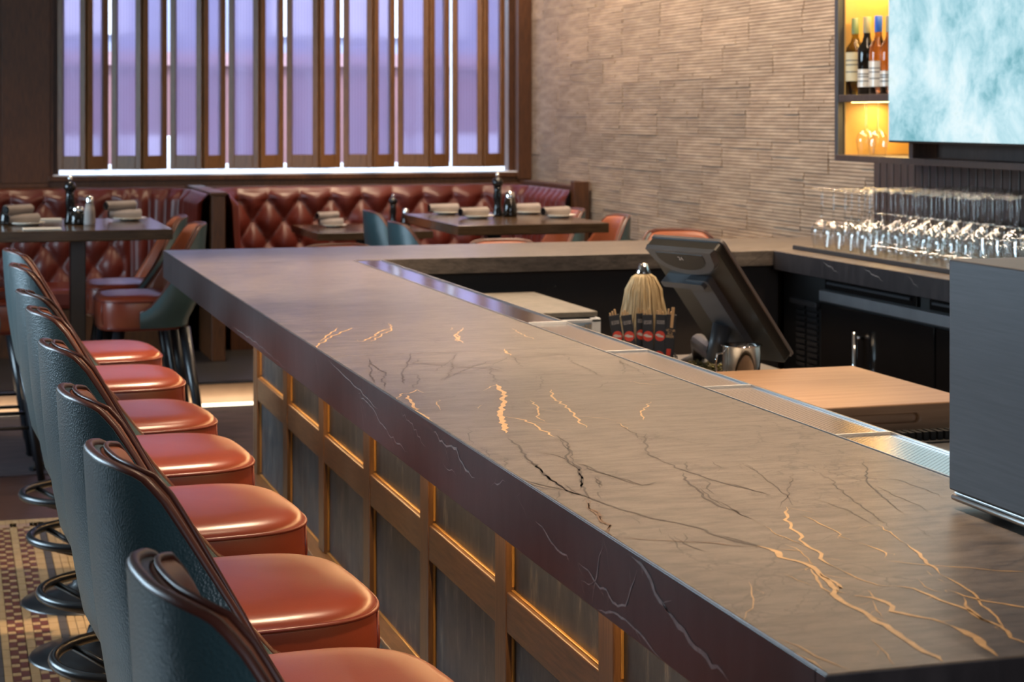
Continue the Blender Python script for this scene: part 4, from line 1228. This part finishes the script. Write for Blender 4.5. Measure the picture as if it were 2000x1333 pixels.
obj('light_strip', MB().box(FX + .05, FX + .058, 6.3, 6.80, 2.142, 2.149).box(FX + .05, FX + .058, 6.3, 6.80, 1.6135, 1.6155), M['led_amber'], cab)
add_light('AREA', 'niche_light', (FX + .16, 6.6, 2.14), (FX + .16, 6.65, 0), 3.2, (1, .66, .24), shape='RECTANGLE', size=.06, size_y=.35)
add_light('AREA', 'niche_light', (FX + .16, 6.6, 1.606), (FX + .16, 6.65, 0), 1.8, (1, .66, .24), shape='RECTANGLE', size=.06, size_y=.35)
wp = MB()
lowp = struct('trim_3', MB().box(WX - .034, WX + .03, 3.4, 7.2, ZT + .002, 1.372), M['gray_wood'])
y = 7.19
while y > 4.6:
    obj('batten', MB().box(WX - .042, WX - .034, y - .052, y, ZT + .004, 1.37), M['gray_wood'], lowp, bevel=.002)
    y -= .06
def bottle(name, label, loc, glass, cap, h=.30, r=.037, lab=None, labz=(.05, .16), lab2=None):
    t = thing(name, label, 'bottle', loc, 0, 'wine bottles in the lit niche')
    obj('body', MB().lathe([(0, .004), (r * .6, .0), (r, .004), (r, h * .56), (r * .92, h * .62), (r * .5, h * .70), (.014, h * .76), (.0135, h * .97), (.0145, h * .975), (.0145, h), (0, h)], 0, 0, 24, cap=False), glass, t, world=False)
    obj('cap', MB().lathe([(.0155, h * .80), (.0155, h + .001), (.013, h + .003), (0, h + .003)], 0, 0, 16, cap=False), cap, t, world=False)
    if lab:
        lb_ = obj('label', MB().lathe([(r + .0006, labz[0]), (r + .0006, labz[1])], 0, 0, 24, cap=False), lab, t, world=False)
        for zz in (.3, .55, .7):
            z0 = labz[0] + (labz[1] - labz[0]) * zz
            obj('printed_line', MB().lathe([(r + .0011, z0), (r + .0011, z0 + .004)], 0, 0, 24, cap=False), M['pos_gray'], lb_, world=False)
    return t
cream = simple('cream_label', (.62, .55, .36), rough=.6)
capg = simple('green_cap', (.12, .17, .07), rough=.4)
capo = simple('olive_cap', (.26, .24, .14), rough=.35)
capb = simple('blue_cap', (.015, .10, .50), rough=.35)
bottle('wine_bottle', 'pale white wine bottle with green cap and cream label, left in the niche', (3.475, 6.775, 1.645), M['bottle_green'], capg, .305, .038, cream, (.055, .17))
bottle('wine_bottle', 'dark wine bottle with olive cap, second from the left in the niche', (3.475, 6.675, 1.645), M['bottle_dark'], capo, .305, .037, M['white_china'], (.03, .10))
bottle('wine_bottle', 'rose wine bottle with bright blue cap in the niche', (3.475, 6.58, 1.645), M['bottle_rose'], capb, .305, .037, M['white_china'], (.03, .13))
bottle('wine_bottle', 'pink wine bottle partly hidden behind the television edge', (3.475, 6.49, 1.645), M['bottle_rose'], capo, .30, .037, M['white_china'], (.03, .09))
for k, yy in enumerate((6.685, 6.585)):
    o = wg.copy(); COL.objects.link(o); o.name = 'wine_glass'; o.location = (3.475, yy, 1.405)
    o['label'] = ('left' if k == 0 else 'right') + ' upturned wine glass glowing on the lower niche shelf'
    o['group'] = 'wine glasses in the lit niche'
tv = thing('television', 'flat television showing a pale blue abstract picture', 'television', (3.40, 5.5, 1.465))
obj('casing', MB().box(3.362, 3.41, 4.55, 6.29, 1.462, 2.44), M['black'], tv, bevel=.004)
obj('screen', MB().box(3.3605, 3.362, 4.556, 6.284, 1.470, 2.434), M['screen'], tv)
obj('wall_mount', MB().box(3.41, FX + .101, 5.2, 5.7, 1.8, 2.1), M['black'], tv)

# ------------------------------------------------------------ stools
def se(c, n): return math.copysign(abs(c) ** (2 / n), c)
def seat_outline(n=40, s=1.0, back=-.150, front=.228, hw=.212):
    pts = []
    cx_ = (back + front) / 2; ax = (front - back) / 2
    for i in range(n):
        a = 2 * PI * i / n; c = math.cos(a); q = math.sin(a)
        e = 3.6 if c > 0 else 4.0
        wdt = hw * (1 if c < 0 else 1 - .06 * c)
        pts.append((cx_ + se(c, e) * ax * s, se(q, e) * wdt * s))
    return pts
def shell_frame(phi, z):
    """plan point of the back shell at angle phi (0 = behind) and height z"""
    a = math.radians(phi); c = math.cos(a); q = math.sin(a)
    X = -se(c, 2.6) * .262; Y = se(q, 2.6) * .250
    t = (z - .80) / .355
    if X < 0:
        g = .80 + .20 * max(0, min(1.05, t)) if z > .80 else .80 - .16 * smooth01((.80 - z) / .12)
    else: g = 1
    gy = 1 - .17 * smooth01((z - .90) / .24)
    return X * g, Y * gy
RIM = [(-.30, 1.138), (-.25, 1.135), (-.225, 1.127), (-.205, 1.105), (-.185, 1.072), (-.131, .980), (-.107, .937), (-.062, .868), (-.02, .812), (.02, .765), (.06, .745), (.2, .74)]
def rim_z(phi):
    z = 1.155
    for _ in range(14):
        X = shell_frame(phi, z)[0]
        for (a, za), (b_, zb_) in zip(RIM, RIM[1:]):
            if a <= X <= b_: zn = za + (zb_ - za) * (X - a) / (b_ - a); break
        z = z * .4 + zn * .6
    return z
def make_stool(kind):
    t = bpy.data.objects.new('bar_stool', None); COL.objects.link(t); t.empty_display_size = .1
    # seat
    st_ = [(.82, .655), (.955, .660), (.98, .672), (.995, .70), (1.01, .74), (1.0, .785), (.993, .795), (.975, .803), (.93, .811), (.84, .817), (.6, .821), (.3, .823), (.02, .8235)]
    mb = MB()
    rows = [[(p[0], p[1], z) for p in seat_outline(44, s_)] for s_, z in st_]
    mb.grid(rows, True, True)
    mb.add(rows[0], [tuple(range(44))[::-1]]); mb.add(rows[-1], [tuple(range(44))])
    seat = obj('seat', mb, M['red'], t, world=False)
    pp = MB().tube([(p[0], p[1], .792) for p in seat_outline(56, 1.0)], .0042, 8, True)
    pp.tube([(p[0], p[1], .672) for p in seat_outline(56, .982)], .0036, 6, True)
    o_ = seat_outline(56)
    for idx in (5, 51):
        p = o_[idx]; pp.tube([(p[0], p[1], .794), (p[0] * 1.01, p[1] * 1.01, .74), (p[0] * .99, p[1] * .99, .69)], .0035, 6)
    obj('seat_piping', pp, M['seat_piping'], seat, world=False)
    # shell
    phis = [-99 + 198 * i / 52 for i in range(53)]
    def row(off, top_off, zbot, k, nrow):
        out = []
        for ph in phis:
            zt = rim_z(ph) + top_off
            z = zt + (zbot - zt) * k / (nrow - 1)
            X, Y = shell_frame(ph, z); l = math.hypot(X, Y) or 1
            a = math.radians(ph); nx, ny = -math.cos(a), math.sin(a)
            bulge = .012 * math.sin(PI * min(1, k / (nrow - 1))) if off == 0 else 0
            out.append((X - nx * (off - bulge), Y - ny * (off - bulge), z))
        return out
    NR = 14
    outer = [row(0, 0, .675, k, NR) for k in range(NR)]
    inner = [row(.020, -.004, .70, k, NR) for k in range(NR)]
    mb = MB(); mb.grid(outer, False, True); mb.grid(inner, False, True, flip=True)
    mb.grid([inner[0], outer[0]], False, True); mb.grid([outer[-1], inner[-1]], False, True)
    mb.grid([[r[0] for r in inner], [r[0] for r in outer]], False, True, flip=True); mb.grid([[r[-1] for r in outer], [r[-1] for r in inner]], False, True, flip=True)
    sh = obj('backrest', mb, M['teal'], t, world=False, fix=True, label='grained green leather outer shell')
    # inner pad with a soft edge
    pr = []
    ph2 = [-88 + 176 * i / 48 for i in range(49)]
    prof = [(.020, -.004), (.021, .004), (.028, .007), (.038, .0), (.044, -.014), (.047, -.04), (.048, -.10), (.046, -.20), (.040, -.40)]
    for off, dz in prof:
        r_ = []
        for ph in ph2:
            e = min(1, (88 - abs(ph)) / 9 + .15)
            zt = rim_z(ph); z = max(.745, zt - .010 + dz)
            X, Y = shell_frame(ph, z); a = math.radians(ph); nx, ny = -math.cos(a), math.sin(a)
            o2 = .018 + (off - .018) * e
            r_.append((X - nx * o2, Y - ny * o2, z))
        pr.append(r_)
    pad = obj('back_pad', MB().grid(pr, False, True, flip=True), M['red_back'], t, world=False)
    rim = MB().tube([Vector(a).lerp(Vector(b_), .35) + Vector((0, 0, .001)) for a, b_ in zip(outer[0], inner[0])], .0062, 8)
    obj('rim_piping', rim, M['piping'], sh, world=False)
    obj('pad_piping', MB().tube([Vector(p) + Vector((0, 0, .002)) for p in pr[2]], .0036, 6), M['piping'], pad, world=False)
    obj('seat_pan', MB().box(-.14, .14, -.15, .15, .655, .676), M['black'], t, world=False)
    if kind == 'pedestal':
        obj('column', MB().lathe([(.042, .03), (.034, .06), (.030, .10), (.030, .58), (.045, .60), (.06, .655)], 0, 0, 20), M['black_metal'], t, world=False)
        obj('base', MB().lathe([(.205, 0), (.208, .006), (.200, .014), (.15, .026), (.09, .042), (.045, .062), (.036, .09)], 0, 0, 40), M['black_metal'], t, world=False)
        ring = obj('foot_ring', MB().tube([(.20 * math.cos(2 * PI * k / 48), .20 * math.sin(2 * PI * k / 48), .355) for k in range(48)], .0125, 10, True), M['black_metal'], t, world=False)
        for k in range(4):
            a = PI / 4 + k * PI / 2
            obj('spoke', MB().tube([(.198 * math.cos(a), .198 * math.sin(a), .350), (.028 * math.cos(a), .028 * math.sin(a), .29)], .009, 8), M['black_metal'], t, world=False)
    else:
        for sx_ in (-1, 1):
            for sy_ in (-1, 1):
                obj('leg', MB().tube([(sx_ * .14, sy_ * .15, .665), (sx_ * .235, sy_ * .235, 0.0)], .027, 8, r2=.015), M['black_metal'], t, world=False)
        s3 = MB(); zz = .24; q = .14 + .095 * (1 - zz / .665); q2 = .15 + .085 * (1 - zz / .665)
        for a, b_ in (((-q, -q2), (q, -q2)), ((q, -q2), (q, q2)), ((q, q2), (-q, q2)), ((-q, q2), (-q, -q2))):
            s3.tube([(a[0], a[1], zz), (b_[0], b_[1], zz)], .009, 8)
        obj('stretcher', s3, M['black_metal'], t, world=False)
    return t
ORD = ['nearest', 'second', 'third', 'fourth', 'fifth', 'sixth', 'seventh', 'farthest']
proto = make_stool('pedestal')
rot = [6, 6, 5, 6, 5, 8, 3, 5]
for k in range(8):
    o = proto if k == 0 else copy_tree(proto)
    o.location = (.42, 1.74 + .63 * k, 0) if k else (.415, 1.715, 0)
    o.scale = (1, 1, {0: 1.018, 1: 1.014, 5: .985}.get(k, 1))
    o.rotation_euler = (0, 0, math.radians(rot[k]))
    nm = {0: 'nearest the camera', 7: 'farthest from the camera'}.get(k, ORD[k] + ' from the camera')
    props(o, 'red leather bar stool with green back, %s at the bar' % nm, 'bar stool', 'bar stools along the long bar')
hp = make_stool('legs'); hp.name = 'high_chair'
def hstool(first, loc, rz, label, group, zs):
    o = hp if first else copy_tree(hp)
    o.name = 'high_chair'
    o.location = loc; o.rotation_euler = (0, 0, rz); o.scale = (1, 1, zs)
    return props(o, label, 'high chair', group)
g1 = 'high chairs at the left high table'; g2 = 'high chairs at the right high table'; g3 = 'high chairs along the far counter'
hstool(True, (.84, 8.42, 0), PI + .03, 'red high chair with green back at the right near side of the left table', g1, .95)
hstool(False, (.83, 9.02, 0), PI - .02, 'red high chair on the right far side of the left table', g1, .95)
hstool(False, (.14, 8.44, 0), 0, 'high chair on the left near side of the left table, half hidden by stools', g1, .95)
hstool(False, (.12, 9.04, 0), 0, 'high chair on the left far side of the left table', g1, .95)
hstool(False, (2.20, 8.42, 0), .0, 'high chair showing its gray back, near left side of the right high table', g2, .94)
hstool(False, (2.23, 9.10, 0), -.03, 'high chair showing its gray back, far left side of the right high table', g2, .955)
hstool(False, (2.84, 8.40, 0), PI, 'red high chair on the near right side of the right high table', g2, .955)
hstool(False, (2.82, 9.0, 0), PI, 'red high chair on the far right side of the right high table', g2, .955)
hstool(False, (1.50, 7.22, 0), -PI / 2, 'red high chair facing the far counter, left one of three', g3, .915)
hstool(False, (2.19, 7.22, 0), -PI / 2, 'red high chair facing the far counter, middle one of three', g3, .92)
hstool(False, (2.95, 7.22, 0), -PI / 2 - .1, 'red high chair facing the far counter, right one by the stone wall', g3, .945)

# ------------------------------------------------------------ tables
def table(name, label, x0, x1, y0, y1, z, zf, px_, py_):
    t = thing(name, label, 'table', ((x0 + x1) / 2, (y0 + y1) / 2, zf))
    obj('tabletop', MB().box(x0, x1, y0, y1, z - .045, z), M['dark_wood'], t, bevel=.003)
    obj('apron', MB().box(x0 + .12, x1 - .12, y0 + .12, y1 - .12, z - .055, z - .045), M['black'], t)
    obj('column', MB().box(px_ - .035, px_ + .035, py_ - .035, py_ + .035, zf + .02, z - .055), M['black_metal'], t, bevel=.004)
    for a in range(4):
        dx, dy = math.cos(a * PI / 2 + PI / 4), math.sin(a * PI / 2 + PI / 4)
        obj('foot', MB().tube([(px_ + dx * .02, py_ + dy * .02, zf + .045), (px_ + dx * .20, py_ + dy * .20, zf + .028), (px_ + dx * .30, py_ + dy * .30, zf + .014)], .022, 8, r2=.012), M['black_metal'], t)
    return t
table('high_table', 'dark wood high table at the far left beside the red booth', .16, .925, 8.17, 9.10, ZT, 0, .552, 8.64)
table('high_table', 'dark wood high table with four settings by the stone wall', 2.17, 2.885, 8.05, 9.08, ZT, 0, 2.53, 8.74)
table('low_table', 'small dark wood table on the platform in front of the right booth', 2.06, 2.76, 10.80, 11.66, .87, .12, 2.40, 11.15)

def mill(loc, label, h=.20):
    t = thing('pepper_mill', label, 'pepper mill', loc, 0, 'black pepper mills on the tables')
    k = h / .2
    obj('body', MB().lathe([(.026, 0), (.027, .01 * k), (.020, .03 * k), (.017, .06 * k), (.022, .09 * k), (.018, .12 * k), (.020, .14 * k)], 0, 0, 16), M['black_gloss'], t, world=False)
    obj('crank_head', MB().lathe([(.021, .14 * k), (.026, .148 * k), (.027, .162 * k), (.018, .175 * k), (.006, .18 * k)], 0, 0, 16), M['black_gloss'], t, world=False)
    obj('knob', MB().lathe([(.004, .18 * k), (.010, .188 * k), (.010, .196 * k), (.004, .202 * k), (0, .203 * k)], 0, 0, 12, cap=False), M['chrome'], t, world=False)
def shaker(loc, label, m=None, h=.12, r=.032):
    t = thing('shaker', label, 'shaker', loc, 0, 'shakers on the tables')
    obj('jar', MB().lathe([(r * .95, 0), (r, .01), (r * .9, h * .45), (r * .62, h * .74)], 0, 0, 16), m or M['bottle_dark'], t, world=False)
    obj('lid', MB().lathe([(r * .66, h * .74), (r * .68, h * .86), (r * .5, h * .96), (0, h)], 0, 0, 16, cap=False), M['chrome'], t, world=False)
def setting(loc, rz, where, grp, stacked=False):
    p = thing('plate', 'white side plate, ' + where, 'plate', loc, 0, 'side plates ' + grp)
    obj('dish', MB().lathe([(.040, 0), (.072, .010), (.080, .014), (.078, .016), (.070, .012), (.038, .005), (0, .005)], 0, 0, 28, cap=False), M['white_china'], p, world=False)
    for k in range(2 if stacked else 1):
        n = thing('napkin_roll', ('rolled gray napkin on the side plate, ' if k == 0 else 'second rolled gray napkin resting on the first, ') + where, 'napkin', (loc[0] + (-.02 if k == 0 else -.04), loc[1] + k * .01, loc[2] + .031 + k * .040), rz + k * .3, 'napkins ' + grp)
        rows = []; q = .023
        for j in range(5):
            xx = -.075 + .15 * j / 4; rr = q * (1 + .12 * j / 4)
            rows.append([(xx, rr * (1 + .05 * math.sin(3 * a_)) * math.cos(a_), rr * .85 * math.sin(a_)) for a_ in [2 * PI * i / 14 for i in range(14)]])
        mb = MB().grid(rows, True, True, flip=True)
        mb.add(rows[-1], [tuple(range(14))])
        obj('roll', mb, M['napkin'], n, world=False)
        obj('folded_edge', MB().box(-.074, .076, -.003, .003, q * .80, q * .98), M['napkin'], n, world=False, bevel=.001)
        obj('open_end', MB().tube([(-.0765, 0, 0), (-.070, 0, 0)], q * .72, 12), M['black_gloss'], n, world=False, label='dark open end of the rolled napkin')
Z1 = ZT + .0005
setting((.33, 8.60, Z1), .45, 'left end of the left high table', 'on the left high table', True)
setting((.80, 8.86, Z1), .15, 'right end of the left high table', 'on the left high table', True)
mill((.520, 8.66, Z1), 'tall black pepper mill on the left high table', .215)
shaker((.552, 8.60, Z1), 'squat dark oil bottle between mill and glass shaker on the left table', M['bottle_dark'], .085, .040)
shaker((.600, 8.56, Z1), 'tall clear salt shaker with bright lid on the left table', M['napkin'], .135, .026)
mill((.19, 8.78, Z1), 'black pepper mill at the left edge of the picture', .17)
shaker((.245, 8.70, Z1), 'small chrome topped shaker at the left edge of the picture', None, .09)
props(obj('menu_card', MB().box(.30, .46, 8.22, 8.34, Z1, Z1 + .006), M['paper'], bevel=.001), 'white folded card at the front edge of the left high table', 'card')
props(obj('drink_coaster', MB().box(.40, .50, 8.92, 9.0, Z1, Z1 + .010), M['paper'], bevel=.001), 'small pale coaster at the back of the left high table', 'coaster')
setting((2.36, 8.96, Z1), .1, 'far left corner of the right high table', 'on the right high table')
setting((2.41, 8.58, Z1), .3, 'near left corner of the right high table', 'on the right high table')
setting((2.76, 8.88, Z1), .2, 'far right corner of the right high table', 'on the right high table')
setting((2.80, 8.52, Z1), .35, 'near right corner of the right high table', 'on the right high table')
mill((2.55, 8.72, Z1), 'tall black pepper mill on the right high table', .21)
shaker((2.595, 8.66, Z1), 'dark chrome topped shaker on the right high table', None, .125, .036)
setting((2.27, 11.36, .8705), .1, 'left side of the low table', 'on the low table', True)
mill((2.63, 11.30, .8705), 'black pepper mill on the low table', .20)
shaker((2.69, 11.22, .8705), 'small chrome topped shaker on the low table', None, .115, .032)

# ------------------------------------------------------------ booths
def booth(label, path, zb, zt, flat_a, flat_b, seat_boxes, group):
    t = thing('booth', label, 'booth', (path[0][0], 11.9, .12), 0, group)
    # resample the path
    P = [Vector((a, b_, 0)) for a, b_ in path]; seg = [(b_ - a).length for a, b_ in zip(P, P[1:])]; L = sum(seg)
    n = int(L / .0135); pts = []
    for i in range(n + 1):
        d = L * i / n; k = 0
        while k < len(seg) - 1 and d > seg[k]: d -= seg[k]; k += 1
        pts.append((P[k].lerp(P[k + 1], min(1, d / seg[k])), L * i / n))
    nz = 26; rows = []
    nr = []
    for i in range(n + 1):
        a = pts[max(0, i - 2)][0]; b_ = pts[min(n, i + 2)][0]; d = (b_ - a).normalized(); nr.append(Vector((d.y, -d.x, 0)))
    PXX, PZZ = .205, .27
    for j in range(nz + 1):
        z = zb + (zt - zb) * j / nz; r = []
        for i in range(n + 1):
            p, s = pts[i]
            if flat_a <= s <= flat_b:
                u = s / PXX + (z - 1.02) / PZZ; v = s / PXX - (z - 1.02) / PZZ
                h = (abs(math.sin(PI * u)) * abs(math.sin(PI * v))) ** .5
                amp = .055
                if z > 1.03: h = max(h, (abs(math.sin(PI * s / PXX))) ** .35) * 1.0
            else:
                h = abs(math.sin(PI * s / .115)) ** .6; amp = .045
            top_ = smooth01((zt - z) / .05)
            lean = -.035 * (z - zb) / (zt - zb)
            o_ = (.02 + amp * h) * (.35 + .65 * top_) + lean
            q = p + nr[i] * o_
            r.append((q.x, q.y, z))
        rows.append(r)
    r = [];
    for i in range(n + 1):
        q = pts[i][0] - nr[i] * .03; r.append((q.x, q.y, zt + .012))
    rows.append([(a[0] * .5 + b_[0] * .5, a[1] * .5 + b_[1] * .5, zt + .012) for a, b_ in zip(rows[-1], r)]); rows.append(r)
    obj('tufted_back', MB().grid(rows, False, True), M['booth'], t, fix=False)
    # buttons where the folds cross
    bmesh_ = MB().lathe([(.013, -.004), (.012, .002), (.007, .006), (0, .007)], 0, 0, 8, cap=False).mesh('button'); bmesh_.materials.append(M['booth_button'])
    for j, zz in enumerate((1.02, 1.02 - PZZ / 2, 1.02 - PZZ)):
        s = PXX * math.ceil(flat_a / PXX) + (PXX / 2 if j % 2 else 0)
        while s < flat_b:
            i = int(s / L * n); p = pts[i][0]; lean = -.035 * (zz - zb) / (zt - zb)
            o = bpy.data.objects.new('button', bmesh_); COL.objects.link(o); o.parent = t
            q = p + nr[i] * (.026 + lean); o.location = (q.x - t.location.x, q.y - t.location.y, zz - .12)
            o.rotation_euler = nr[i].to_track_quat('Z', 'Y').to_euler()
            s += PXX
    for k, (x0, x1, y0, y1) in enumerate(seat_boxes):
        obj('seat_cushion', MB().box(x0, x1, y0, y1, .40, .525), M['booth'], t, bevel=.03)
        obj('base_panel', MB().box(x0 + .03, x1 - .03 if x1 - x0 > 1 else x1, y0 + .04, y1, .12, .40), M['wall_wood'], t)
    return t
def arc(cx_, cy_, r, a0, a1, n=8): return [(cx_ + r * math.cos(math.radians(a0 + (a1 - a0) * i / n)), cy_ + r * math.sin(math.radians(a0 + (a1 - a0) * i / n))) for i in range(n + 1)]
# path direction chosen so that the normal points into the room
pl = [(-1.9, 11.97)] + arc(1.14, 11.69, .28, 90, 0) + [(1.42, 10.98)]
booth('left red tufted leather booth behind the high table', pl, .50, 1.085, 0, 2.95, [(-1.9, 1.42, 11.42, 11.95)], 'red tufted leather booths')
pr_ = [(1.60, 10.98)] + arc(1.88, 11.69, .28, 180, 90) + arc(3.36, 11.69, .28, 90, 0) + [(3.64, 10.96)]
booth('right red tufted leather booth in the corner of stone wall and window', pr_, .50, 1.085, .85, 2.95, [(1.62, 3.64, 11.42, 11.95), (3.18, 3.62, 10.98, 11.42)], 'red tufted leather booths')
dv = thing('booth_divider', 'narrow wooden divider between the two red booths', 'divider', (1.5, 11.5, .12))
obj('panel', MB().box(1.465, 1.545, 10.96, WY - .06, .12, 1.09), M['wall_wood'], dv, bevel=.004)
obj('cap', MB().box(1.455, 1.555, 10.95, WY - .06, 1.09, 1.11), M['wall_wood'], dv, bevel=.004)
ep = thing('booth_end', 'wooden end post and cap of the right booth against the stone wall', 'booth end', (3.7, 11.0, .12))
obj('post', MB().box(3.68, WX - .04, 10.90, 10.98, .12, 1.15), M['wall_wood'], ep, bevel=.004)
obj('cap', MB().box(3.70, WX - .04, 10.98, WY - .06, 1.09, 1.12), M['wall_wood'], ep, bevel=.003)
struct('trim_4', MB().box(X0, 1.45, WY - .17, WY - .03, 1.075, 1.10).box(1.56, 3.69, WY - .17, WY - .05, 1.075, 1.10), M['wall_wood'], bevel=.003)
